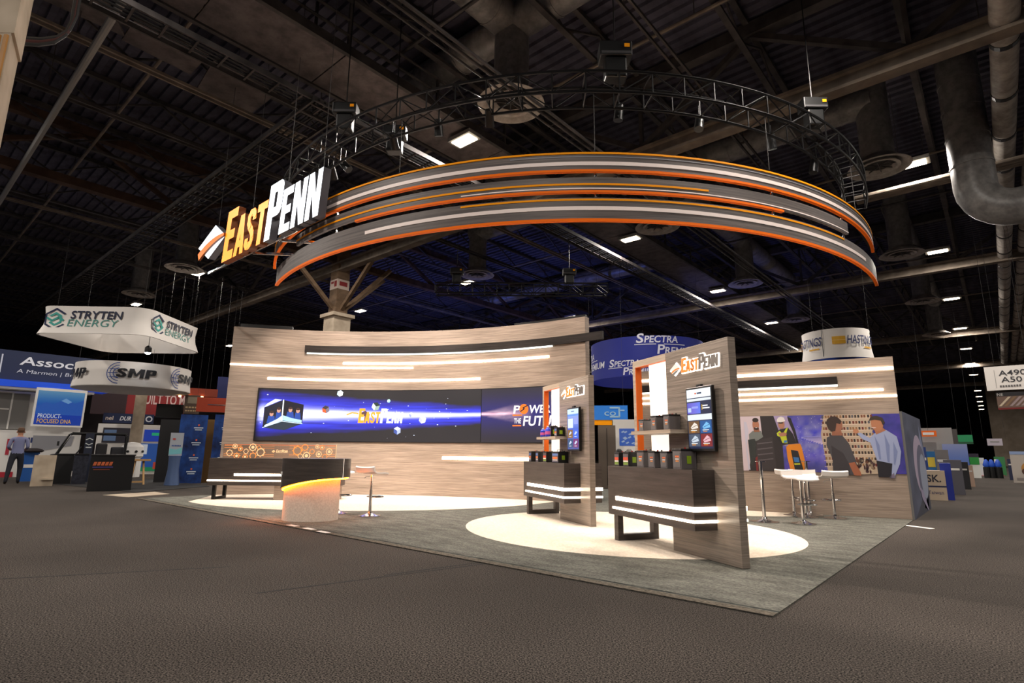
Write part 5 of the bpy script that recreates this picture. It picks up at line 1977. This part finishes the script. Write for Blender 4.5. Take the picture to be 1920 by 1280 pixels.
D_ = 27.0
pc0, rr = ring_fit(114, 340, D_)
z0, z1 = at_d(227, 722, D_).z, at_d(227, 676, D_).z
t = thing('ring_sign', 'round white hanging sign with black three letter logos at left', 'hanging sign', (pc0.x, pc0.y, z0))
C_ = Vector((pc0.x, pc0.y, 0))
ring_shell(t, rr, 0, z1 - z0, M_FABRIC, .06)
b = MB()
b.lathe([(rr + .05, -.02), (rr + .05, 0), (rr - 1.0, .001), (rr - 1.0, -.019)], n=64)
b.build('bottom_ring', M_FABRIC, t)
hh = z1 - z0
for u in (-.55, 1.75, -3.1):
    pc = Pic(ring_map(C_, rr + .062), .15, .01)
    for q in range(3):
        pc.ringp(u, hh * .5, .40 - .11 * q, .43 - .11 * q, (20, 60, 140), 1, 14, 90, 270)
    pc.line([(u - .38, hh * .5), (u - .05, hh * .5)], .03, (20, 60, 140), 1)
    pc.line([(u - .34, hh * .66), (u - .05, hh * .66)], .025, (20, 60, 140), 1)
    pc.line([(u - .34, hh * .34), (u - .05, hh * .34)], .025, (20, 60, 140), 1)
    gx = u - .10
    for ch, gw in (('S', .36), ('M', .52), ('P', .36)):
        w1, polys = GLYPH[ch]
        for p_ in polys:
            pc.poly([(gx + x * gw / w1 + .04 * z, hh * .33 + z * .36) for x, z in p_], (18, 18, 26), 2)
        gx += gw + .05
    pc.build('lettering', M_PRINT, t)
cables_up(t, [(rr * cos(a), rr * sin(a), hh) for a in (0, 2.1, 4.2)])

D_ = 24.0
pc0 = at_d(238, 606, D_ + 1.5)
z0, z1 = at_d(238, 634, D_).z, at_d(238, 583, D_).z
SQ, rc = 3.7, .55
dvx = ray(238, 700)
t = thing('square_ring_sign', 'white square hanging sign with green and navy hexagon logos', 'hanging sign', (pc0.x, pc0.y, z0), atan2(dvx.y, dvx.x) - pi / 2 - radians(33))


def sq_loop(s, r, n=8):
    h2 = s / 2 - r
    out = []
    for cxx, cyy, a0 in ((h2, -h2, -90), (h2, h2, 0), (-h2, h2, 90), (-h2, -h2, 180)):
        for i in range(n + 1):
            a = radians(a0 + 90 * i / n)
            out.append((cxx + r * cos(a), cyy + r * sin(a)))
    return out


hh = z1 - z0
b = MB()
n_ = 36
prof = [(SQ + .25, rc, 0), (SQ + .05, rc, hh * .35), (SQ, rc, hh * .65), (SQ + .08, rc, hh), (SQ, rc, hh), (SQ - .08, rc, hh * .65), (SQ - .05, rc, hh * .35), (SQ + .15, rc, 0)]
vs = []
for s_, r_, z_ in prof:
    vs += [(x, y, z_) for x, y in sq_loop(s_, r_)]
fs = []
for j in range(len(prof)):
    l = (j + 1) % len(prof)
    fs += [(j * n_ + i, j * n_ + (i + 1) % n_, l * n_ + (i + 1) % n_, l * n_ + i) for i in range(n_)]
b.add(vs, fs)
b.build('fabric', M_FABRIC, t, smooth=True)
for side in (0, 1):
    if side == 0:
        pc = Pic(lambda u, v, w: Vector((u, -SQ / 2 - .035 - .10 * max(0, (.4 - v / hh)) * 1.2 - w, v)), None, .006)
        u0 = -1.2
    else:
        pc = Pic(lambda u, v, w: Vector((SQ / 2 + .035 + .10 * max(0, (.4 - v / hh)) * 1.2 + w, u, v)), None, .006)
        u0 = -1.15
    hx2 = lambda cx, cz, r0, r1, c, l, gaps=(): [pc.poly([(cx + r0 * sin(radians(60 * q)), cz + r0 * cos(radians(60 * q))), (cx + r1 * sin(radians(60 * q)), cz + r1 * cos(radians(60 * q))), (cx + r1 * sin(radians(60 * q + 60)), cz + r1 * cos(radians(60 * q + 60))), (cx + r0 * sin(radians(60 * q + 60)), cz + r0 * cos(radians(60 * q + 60)))], c, l) for q in range(6) if q not in gaps]
    hx2(u0, hh * .52, .33, .40, (20, 32, 70), 1, (1,))
    hx2(u0, hh * .52, .17, .25, (60, 160, 150), 1, (4,))
    pc.line([(u0 - .28, hh * .56), (u0 - .1, hh * .46), (u0 + .1, hh * .58), (u0 + .28, hh * .48)], .07, (60, 160, 150), 2)
    pc.text('STRYTEN', u0 + .50, hh * .55, .27, (20, 28, 58), 2, 1.75, .12, .02)
    pc.text('ENERGY', u0 + .44, hh * .26, .26, (70, 140, 132), 2, 1.70, .12, -.004)
    pc.build('lettering', M_PRINT, t)
cables_up(t, [(1.5, 1.5, hh), (-1.5, 1.5, hh), (-1.5, -1.5, hh), (1.5, -1.5, hh)])
# small bright projector between the two signs
p = at_d(277, 662, 26)
t = thing('bright_spot_lamp', 'small glaring white lamp between the two white hanging signs', 'lamp', p)
MB().lathe([(.10, .02), (.12, .06), (.12, .22), (.05, .3)], n=14).build('can', M_BLACK, t)
MB().lathe([(.02, -.05), (.085, -.02), (.10, .0195)], n=14).build('lens', led('glare', (245, 248, 255), 60.0), t)
MB().cyl((0, 0, .3), (0, 0, 11.9 - p.z), .012, n=5).build('rod', M_STEEL, t)

# ---- stands between the cart and the curved wall
t = board('hall_pillar', 'plain grey pillar under the round white sign', 'column', 239, 728, 262, 875, 31.5, M_CREAM, .8, True, part='shaft')
t = board('red_banner', 'dark red banner reading BUILT TO M behind the pillar', 'banner', 160, 722, 338, 778, 36.0, M_RED, .1)
pc = picf(None, .01)
w, h = t['w'], t['h']
pc.rect(-w / 2, -w * .14, 0, h, (40, 16, 22), 1)
pc.text('BUILT TO M', w * .0, h * .40, h * .34, (200, 170, 166), 2, w * .5, 0, .02)
pc.build('lettering', M_PRINT, t)
cables_up(t, [(-w * .4, .05, h), (w * .4, .05, h)])
t = board('black_screen', 'black rectangular screen hanging before the red banner', 'screen', 282, 757, 334, 782, 30.0, M_BLACK, .15)
cables_up(t, [(-.5, .07, t['h']), (.5, .07, t['h'])])
t = board('navy_header', 'navy header with white lettering above the screen wall', 'sign', 184, 775, 281, 793, 33.0, M_NAVY, .2)
w, h = t['w'], t['h']
pc = picf(None, .01)
pc.text('nel', -w * .45, h * .30, h * .42, (205, 190, 180), 1, None, 0, .01)
pc.text('DUR', -w * .18, h * .28, h * .42, (210, 212, 220), 1, w * .22, .2, .02)
pc.text('O', w * .22, h * .28, h * .42, (210, 212, 220), 1, w * .07, .2, .02)
pc.ringp(w * .40, h * .5, h * .2, h * .32, (200, 204, 214), 1, 16)
pc.build('lettering', M_PRINT, t)
cables_up(t, [(-w * .4, .1, h), (w * .4, .1, h)])
t = board('screen_wall', 'white stand wall with bright blue screens behind the cart', 'booth', 178, 795, 303, 898, 32.0, M_WHITEPAINT, .2, True)
w, h = t['w'], t['h']
pc = picf(None, .01)
pc.rect(-w * .42, -w * .02, h * .62, h * .92, (38, 34, 40), 1)
pc.rect(-w * .40, -w * .22, h * .66, h * .88, (90, 110, 140), 2)
pc.rect(w * .20, w * .46, h * .66, h * .9, (30, 70, 190), 1)
pc.rect(w * .32, w * .46, h * .78, h * .84, (40, 190, 130), 2)
pc.rect(w * .16, w * .46, h * .14, h * .62, (40, 90, 170), 1)
pc.rect(w * .16, w * .28, h * .40, h * .60, (220, 224, 232), 2)
pc.rect(w * .16, w * .46, h * .06, h * .14, (30, 140, 90), 2)
pc.rect(w * .40, w * .46, h * .1, h * .24, (200, 70, 50), 3)
pc.build('screens', attr_mat('far_screens', .45), t)
t = board('white_machine', 'white round machine model standing behind the large black pedestal', 'machine', 232, 822, 262, 900, 29.0, None, .3, True)
MB().lathe([(.38, 0), (.38, .7), (.30, .72)], n=20).build('plinth', M_WHITEPAINT, t)
MB().lathe([(.30, .721), (.42, .85), (.40, 1.25), (.25, 1.4), (.05, 1.45)], n=20).build('drum', M_WHITEPAINT, t, smooth=True)
for q in range(4):
    a = radians(-150 + 40 * q)
    MB().cyl((.40 * cos(a), .40 * sin(a), 1.05), (.46 * cos(a), .46 * sin(a), 1.05), .05, n=8).build('knob', M_BLACK, t)
t = board('easel', 'small wooden trestle easel on the black floor', 'easel', 248, 864, 279, 912, 22.5, None, .3, True)
w, h = t['w'], t['h']
M_PINE = mat('pine', (176, 136, 86), .6)
for s in (-1, 1):
    MB().bar((s * w * .42, 0, 0), (s * w * .25, .25, h), .05, .05).build('leg', M_PINE, t)
    MB().bar((s * w * .42, .5, 0), (s * w * .25, .25, h), .05, .05).build('leg', M_PINE, t)
MB().bar((-w * .4, .02, .1), (w * .4, .02, .1), .05, .05).build('rail', M_PINE, t)
MB().box(-w * .4, w * .7, .1, .5, h, h + .06).build('tray', M_PINE, t)
t = board('black_partition', 'tall black partition left of the blue printed panels', 'partition', 294, 786, 332, 905, 24.0, mat('black_wall', (15, 13, 16), .7), .15, True)
M_BLUEP = noise_mat('blue_print', (10, 22, 60), (30, 74, 150), (1.4, 1.4, 1.1), .6, 4, .3)
for (a, b1, lab, fl_) in ((331, 383, 'dark blue printed panel with white and orange notes', 1), (396, 424, 'second blue printed panel half hidden behind the curved wall', 2)):
    t = board('printed_stand_wall', lab, 'panel', a, 777, b1, 910, 23.0, M_BLUEP, .15, True, 'blue printed panels')
    w, h = t['w'], t['h']
    pc = picf()
    for q, zz in enumerate((.80, .58, .36, .16)):
        x0 = (.12 - .03 * q) * w
        pc.rect(x0 + .04 * w, x0 + .10 * w, h * zz + .08, h * zz + .14, (200, 90, 50), 1)
        pc.rect(x0 - .10 * w, x0 + .24 * w, h * zz, h * zz + .035, (190, 200, 214), 1)
        pc.rect(x0 - .06 * w, x0 + .20 * w, h * zz - .07, h * zz - .035, (170, 182, 200), 1)
    pc.build('notes', M_PRINT, t)
t = board('gold_panel', 'narrow ochre panel between the two blue printed panels', 'panel', 383, 786, 396, 905, 23.3, mat('ochre', (128, 92, 40), .6), .1, True)
t = board('display_totem', 'small pale poster on a tapered silver totem', 'totem', 316, 811, 341, 847, 21.8, None, .05, z0=0.0)
w, h = t['w'], t['h']
MB().box(-w * .5, w * .5, 0, .05, h * .56, h).build('poster', mat('poster_pale', (170, 176, 186), .5), t)
pc = Pic(lambda u, v, ww: Vector((u, -.004 - ww, v)), None, .004)
pc.poly([(-w * .48, h * .58), (w * .48, h * .60), (w * .48, h * .72), (0, h * .68), (-w * .48, h * .70)], (120, 190, 196), 1)
[pc.rect(-w * .34 + w * .12 * q, -w * .25 + w * .12 * q, h * .74, h * .765, (60, 90, 150), 2) for q in range(6)]
pc.ell(-w * .2, h * .88, .05, .03, (190, 70, 60), 2, 10)
pc.build('poster_print', M_PRINT, t)
MB().lathe([(.20, 0), (.22, .02), (.16, h * .3), (.17, h * .555)], n=16).build('stand', mat('totem_silver', (90, 110, 150), .4, .5), t, smooth=True)
for (a, y0_, b1, y1_, D2, c, lab) in ((358, 745, 428, 772, 27.0, (168, 58, 26), 'long dark orange header with a thin silver line'), (318, 727, 396, 742, 30.0, (150, 58, 34), 'orange header farther back with small lights'),
                                      (334, 740, 364, 775, 29.0, (90, 74, 62), 'brown lettered panel left of the orange header'), (393, 706, 430, 748, 31.0, (14, 26, 84), 'plain navy hanging panel beside the curved wall')):
    t = board('stand_header', lab, 'header', a, y0_, b1, y1_, D2, mat('hdr_%d' % c[0], c, .6), .2)
    w, h = t['w'], t['h']
    if c[0] == 168:
        MB().box(-w * .2, w * .28, -.012, -.001, h * .48, h * .54).build('silver_line', M_CHROME, t)
    if c[0] == 150:
        for q in (-.42, -.2, .12):
            MB().lathe([(.03, -.08), (.06, -.04), (.05, 0)], (w * q, -.06, 0), 8).build('bulb', led('bulb_warm', (255, 200, 130), 8), t)
    if c[0] == 90:
        pc = picf()
        [pc.rect(-w * .4 + w * .2 * q, -w * .25 + w * .2 * q, h * .30, h * .38, (196, 170, 130), 1) for q in range(4)]
        [pc.rect(-w * .4 + w * .16 * q, -w * .28 + w * .16 * q, h * .12, h * .2, (196, 170, 130), 1) for q in range(5)]
        pc.rect(-w * .3, w * .4, h * .55, h * .9, (150, 140, 120), 1)
        pc.build('lettering', M_PRINT, t)
    cables_up(t, [(-w * .3, .1, h), (w * .3, .1, h)])

# ---- blue ring sign behind the kiosks
D_ = 26.0
p0 = at_d(1212, 668, D_ + 2.6)
C_ = Vector((p0.x, p0.y, 0))
rr = 2.75
za, zb = at_d(1212, 704, D_).z, at_d(1212, 630, D_).z
hh = zb - za
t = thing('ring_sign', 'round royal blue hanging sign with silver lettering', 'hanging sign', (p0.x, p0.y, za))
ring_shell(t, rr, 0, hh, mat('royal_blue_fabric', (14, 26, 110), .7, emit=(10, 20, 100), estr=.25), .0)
SV = (196, 196, 210)


def spectra(u, v, k):
    pc = Pic(ring_map(C_, rr + .002), .15, .01)
    pc.text('S', u, v + .30 * k, .34 * k, SV, 1, .26 * k, .15, .02)
    pc.text('PECTRA', u + .30 * k, v + .30 * k, .25 * k, SV, 1, 1.25 * k, .15, .02)
    pc.rect(u - .06 * k, u + .72 * k, v + .22 * k, v + .25 * k, SV, 1)
    pc.text('P', u + .75 * k, v - .12 * k, .34 * k, SV, 1, .26 * k, .15, .02)
    pc.text('REMIUM', u + 1.03 * k, v - .12 * k, .25 * k, SV, 1, 1.3 * k, .15, .02)
    pc.rect(u + 1.0 * k, u + 1.85 * k, v + .22 * k, v + .25 * k, SV, 1)
    pc.build('lettering', M_PRINT, t)


spectra(-.45, hh * .62, 1.25)
spectra(-1.85, hh * .10, 1.0)
spectra(-5.0, hh * .36, 1.2)
cables_up(t, [(rr * cos(a), rr * sin(a), hh) for a in (0, 2.1, 4.2)])

# ---- white and blue ring sign above the mural wall
D_ = 27.0
p0, rr = ring_fit(1524, 1656, D_)
C_ = Vector((p0.x, p0.y, 0))
za, zb = at_d(1590, 669, D_).z, at_d(1590, 613, D_).z
hh = zb - za
t = thing('ring_sign', 'round white hanging sign with yellow block and blue inside', 'hanging sign', (p0.x, p0.y, za))
ring_shell(t, rr, 0, hh, M_FABRIC, .10, mi=mat('blue_lining', (24, 56, 130), .7))
for u in (-.12, -2.45):
    pc = Pic(ring_map(C_, rr + .055), .15, .01)
    pc.rect(u, u + .50, hh * .46, hh * .72, (224, 168, 40), 1)
    pc.rect(u, u + .50, hh * .58, hh * .60, (240, 200, 110), 2)
    pc.text('HASTINGS', u + .54, hh * .46, .36, (26, 40, 100), 2, 1.35, .15, .015)
    pc.rect(u + 1.3, u + 1.8, hh * .32, hh * .37, (224, 168, 40), 1)
    pc.build('lettering', M_PRINT, t)
pc = Pic(ring_map(C_, rr + .055), .15, .01)
pc.rect(-.50, -.475, .0, hh, (40, 42, 52), 3)
pc.build('seam', M_PRINT, t)
cables_up(t, [(rr * cos(a), rr * sin(a), hh) for a in (0, 2.1, 4.2)])

# ---- stand seen between the two kiosks
t = board('blue_header', 'bright blue header with white outlined lettering between the kiosks', 'sign', 1100, 760, 1179, 787, 24.0, mat('sky_blue_header', (26, 112, 190), .6, emit=(16, 90, 190), estr=.25), .3)
w, h = t['w'], t['h']
pc = picf(None, .01)
pc.text('co', -w * .06, h * .30, h * .42, (150, 190, 220), 1, w * .28, 0, .01)
pc.line([(w * .08, h * .84), (w * .30, h * .84), (w * .30, h * .22), (w * .08, h * .22)], .07, (150, 190, 220), 1)
pc.line([(w * .30, h * .66), (w * .42, h * .66)], .06, (150, 190, 220), 1)
pc.build('lettering', M_PRINT, t)
cables_up(t, [(-w * .4, .1, h), (w * .4, .1, h)])
MB().box(-w * .44, w * .12, .02, .28, -h * .34, -.001).build('yellow_trim', M_YELLOW, t)
t = board('stand_cabinet', 'plain grey brown cabinet between the kiosks', 'cabinet', 1122, 797, 1155, 935, 20.0, mat('taupe_cabinet', (96, 84, 74), .6), .6, True, part='body')
MB().box(-.01, .01, -.012, -.001, .1, t['h'] - .1).build('door_gap', M_BLACK, t)
t = board('shelf_wall', 'white shelf wall with a blue picture seen left of the nearer kiosk', 'booth', 1150, 786, 1215, 935, 21.5, M_WHITEPAINT, .3, True)
w, h = t['w'], t['h']
pc = picf(None, .008)
pu = -w * .06
pc.rect(pu - .32, pu + .30, h * .60, h * .86, (60, 110, 210), 1)
for q in range(14):
    a = random.uniform(pu - .28, pu + .2)
    b2 = random.uniform(h * .62, h * .82)
    pc.poly([(a, b2), (a + .1, b2 + .06), (a + .14, b2 + .02), (a + .05, b2 - .03)], (190, 210, 240), 2)
pc.build('picture', attr_mat('far_screens', .45), t)
for zz in (.30, .46):
    MB().box(-w * .5, w * .5, -.25, -.001, h * zz, h * zz + .04).build('shelf', M_WHITEPAINT, t)
tl_, trz, shz = t.location.copy(), t.rotation_euler.z, h * .46 + .041
ux, uy = Vector((cos(trz), sin(trz), 0)), Vector((-sin(trz), cos(trz), 0))
for k, (dx, c, lab) in enumerate(((-.42, (24, 22, 24), 'small black machine part on the white shelf'), (-.05, (120, 116, 112), 'small grey machine part on the white shelf'), (.30, (60, 58, 60), 'small dark box on the white shelf'))):
    t = thing('machine_part', lab, 'part', tl_ + ux * dx - uy * .13 + Vector((0, 0, shz)), trz, 'parts on the white shelf')
    MB().lathe([(.10, 0), (.12, .05), (.10, .14), (.05, .18)], n=12).build('housing', mat('part_%d' % c[0], c, .5), t, smooth=True)
    MB().cyl((-.14, 0, .08), (.14, 0, .08), .035, n=8).build('shaft', M_GREYPAINT, t)

# ---- right hand stands along the aisle
t = board('aisle_sign', 'white hanging aisle sign reading A490 at the right edge', 'hanging sign', 1868, 683, 1975, 729, 22.0, M_FABRIC, .06)
w, h = t['w'], t['h']
pc = picf(None, .006)
pc.text('A490', -w * .24, h * .60, h * .22, (44, 44, 50), 1, w * .50, 0, .005)
pc.text('A50', -w * .21, h * .32, h * .22, (44, 44, 50), 1, w * .38, 0, .005)
[pc.rect(-w * .25 + w * .05 * q, -w * .215 + w * .05 * q, h * .12, h * .2, (96, 92, 92), 1) for q in range(8)]
pc.rect(-w * .32, -w * .31, h * .1, h * .85, (160, 156, 154), 1)
pc.build('lettering', M_PRINT, t)
cables_up(t, [(-w * .3, .03, h), (w * .3, .03, h)])
t = board('hanging_poster', 'hanging poster with stacked bars below the white aisle sign', 'poster', 1884, 733, 1980, 766, 25.0, mat('poster_brown', (120, 96, 84), .6), .06)
w, h = t['w'], t['h']
pc = picf(None, .006)
pc.rect(-w * .5, w * .5, h * .78, h, (30, 28, 34), 1)
pc.text('NE', -w * .48, h * .80, h * .16, (210, 205, 200), 2)
for q in range(7):
    pc.poly([(-w * .48 + .14 * q, h * .2), (-w * .42 + .14 * q, h * .2), (-w * .2 + .14 * q, h * .74), (-w * .26 + .14 * q, h * .74)], random.choice(((214, 196, 170), (140, 110, 80), (170, 150, 150))), 1)
pc.rect(-w * .5, w * .5, 0, h * .1, (120, 26, 26), 2)
pc.build('print', M_PRINT, t)
cables_up(t, [(-w * .3, .03, h), (w * .3, .03, h)])

q = on_z(1745, 937)
DS = hypot(q.x, q.y)
t = board('brand_counter', 'beige counter block with black letters beyond the ring banner', 'counter', 1728, 882, 1766, 938, DS, mat('beige_counter', (176, 158, 138), .6), .7, True, part='body')
w, h = t['w'], t['h']
pc = picf(None, .005)
pc.text('SK.', -w * .42, h * .62, h * .24, (24, 24, 40), 1, w * .7, 0, .02)
pc.build('lettering', M_PRINT, t)
pc = picf(None, .005)
pc.rect(-w * .5, w * .5, h * .44, h * .49, (26, 32, 70), 1)
pc.build('dark_band', M_PRINT, t)
pc = picf(None, .005)
pc.text('Taiwan', -w * .42, h * .20, h * .12, (30, 40, 90), 1, w * .75)
pc.build('lettering', M_PRINT, t)
t = board('blue_slab', 'leaning royal blue slab beside the beige counter block', 'panel', 1758, 868, 1779, 934, DS + .3, mat('royal_slab', (18, 40, 140), .5), .9, True)
for (a, y0_, b1, y1_, D2, c, th, lab, nm) in (
        (1766, 862, 1800, 918, 23.0, (70, 68, 76), .8, 'grey exhibit plinth along the aisle behind the blue slab', 'plinth'),
        (1790, 866, 1812, 908, 27.0, (26, 24, 28), .8, 'black exhibit table along the aisle', 'plinth'),
        (1726, 838, 1737, 900, 24.5, (24, 50, 110), .3, 'narrow dark blue roll-up panel along the aisle', 'panel_display'),
        (1736, 846, 1753, 880, 25.0, (30, 96, 150), .2, 'blue poster panel with yellow heading along the aisle', 'panel_display'),
        (1752, 843, 1778, 870, 25.5, (110, 104, 104), .3, 'small grey display board along the aisle', 'panel_display'),
        (1768, 832, 1815, 898, 30.0, (70, 110, 190), .2, 'tall sky blue backdrop wall along the aisle', 'backdrop'),
        (1806, 872, 1820, 900, 29.5, (168, 140, 120), .2, 'short beige backdrop end beside the blue one', 'backdrop'),
        (1722, 802, 1790, 900, 34.0, (150, 148, 146), .2, 'broad white stand wall with dark wordmark along the aisle', 'backdrop'),
        (1816, 850, 1834, 895, 42.0, (196, 196, 192), .3, 'white stand block with green top down the aisle', 'plinth'),
        (1833, 858, 1843, 892, 48.0, (190, 196, 200), .3, 'white stand edge farther down the aisle', 'plinth'),
        (1862, 856, 1882, 890, 50.0, (40, 110, 60), .3, 'green and white banner stall far down the aisle', 'panel_display'),
        (1886, 860, 1896, 894, 40.0, (30, 36, 66), .3, 'dark navy stall panel right of the aisle', 'panel_display'),
        (1892, 846, 1960, 892, 36.0, (196, 186, 176), .3, 'white advertising wall with food picture at right edge', 'backdrop')):
    t = board(nm, lab, nm.replace('_', ' '), a, y0_, b1, y1_, D2, mat('bg_%d_%d' % (c[0], c[2]), c, .6), th, True)
    w, h = t['w'], t['h']
    pc = picf(None, .008)
    if 'dark wordmark' in lab:
        pc.text('automaster', -w * .35, h * .42, h * .13, (40, 56, 56), 1, w * .55, 0, .02)
        pc.rect(w * .10, w * .2, h * .1, h * .5, (190, 60, 120), 1)
    elif 'yellow heading' in lab:
        pc.rect(-w * .4, w * .4, h * .6, h * .85, (206, 180, 60), 1)
        pc.rect(-w * .4, w * .4, h * .42, h * .5, (226, 220, 210), 1)
    elif 'sky blue' in lab:
        pc.grid(-w * .5, w * .5, h * .35, h, 2, 6, lambda i, j: lin((60 + 90 * j, 100 + 60 * j, 190 + 15 * j)), 1)
        pc.rect(-w * .5, w * .5, 0, h * .33, (180, 150, 130), 1)
    elif 'green top' in lab:
        pc.rect(-w * .5, w * .5, h * .55, h * .85, (30, 130, 50), 1)
        pc.rect(-w * .5, w * .5, h * .85, h, (40, 30, 50), 1)
    elif 'food picture' in lab:
        pc.ell(-w * .05, h * .45, w * .18, h * .2, (196, 140, 70), 1)
        pc.ell(-w * .05, h * .36, w * .18, h * .12, (90, 60, 50), 2)
        pc.rect(-w * .5, w * .5, h * .9, h, (150, 170, 210), 1)
        pc.rect(-w * .4, w * .1, h * .08, h * .16, (150, 140, 136), 1)
    elif 'green and white' in lab:
        pc.rect(-w * .5, -w * .1, h * .0, h * .86, (226, 226, 222), 1)
    else:
        pc.rect(-w * .35, w * .35, h * .7, h * .76, (200, 196, 190), 1)
    pc.build('print', M_PRINT, t)
t = board('orange_logo_board', 'orange framed logo board on the white stand wall', 'sign', 1730, 807, 1761, 818, 33.5, M_ORANGE, .1)
MB().box(-t['w'] * .34, t['w'] * .34, -.012, -.001, t['h'] * .25, t['h'] * .7).build('inner_plate', M_WHITEPAINT, t)
cables_up(t, [(0, .05, t['h'])])
t = board('grey_swoop', 'dark grey curved stand wall beyond the white one', 'backdrop', 1780, 804, 1800, 862, 35.5, mat('swoop_grey', (80, 74, 74), .6), .4, True)
t = board('green_header', 'small green and white hanging header down the aisle', 'sign', 1800, 815, 1828, 832, 40.0, mat('green_hdr', (24, 130, 80), .6), .3)
MB().box(-t['w'] / 2, t['w'] / 2, -.02, -.001, 0, t['h'] * .25).build('lower_band', mat('dark_green', (20, 76, 46), .6), t)
cables_up(t, [(-.3, .1, t['h']), (.3, .1, t['h'])])
t = board('pale_hanging_sign', 'small pale lilac hanging sign far down the aisle', 'hanging sign', 1854, 822, 1883, 835, 44.0, mat('lilac_sign', (170, 162, 172), .6), .06)
MB().box(-t['w'] * .3, t['w'] * .3, -.012, -.001, t['h'] * .45, t['h'] * .62).build('text_line', M_GREYPAINT, t)
cables_up(t, [(-.5, .03, t['h']), (.5, .03, t['h'])])
for k, (px, lab) in enumerate(((1846, 'leftmost of three black stools with blue tops down the aisle'), (1856, 'middle of three black stools with blue tops down the aisle'), (1868, 'rightmost of three black stools with blue tops down the aisle'))):
    p, rz = facing(px, 43.0)
    t = thing('display_stool', lab, 'stool', (p.x, p.y, 0), rz, 'blue topped stools down the aisle')
    MB().lathe([(.17, 0), (.17, .6), (.15, .62)], n=12).build('drum', M_BLACK, t)
    MB().lathe([(.13, .621), (.17, .72), (.10, .95), (.04, 1.05)], n=12).build('blue_top', mat('blue_top', (30, 80, 190), .5), t, smooth=True)
tag(MB().prism([(on_z(x, y).x, on_z(x, y).y) for x, y in ((1836, 892), (1884, 892), (1880, 888), (1842, 888))], .001, .01).build('red_carpet', M_RED), 'red carpet patch under the blue topped stools', 'carpet')
tag(MB().prism([(on_z(x, y).x, on_z(x, y).y) for x, y in ((1768, 919), (1795, 917), (1812, 905), (1790, 905))], .001, .01).build('blue_carpet', M_BLUE), 'blue carpet patch under the exhibit plinths', 'carpet')

for o in bpy.data.objects:
    for k_ in ('w', 'h'):
        if k_ in o:
            del o[k_]
if bpy.data.scenes.get('text_tmp'):
    bpy.data.scenes.remove(bpy.data.scenes['text_tmp'])
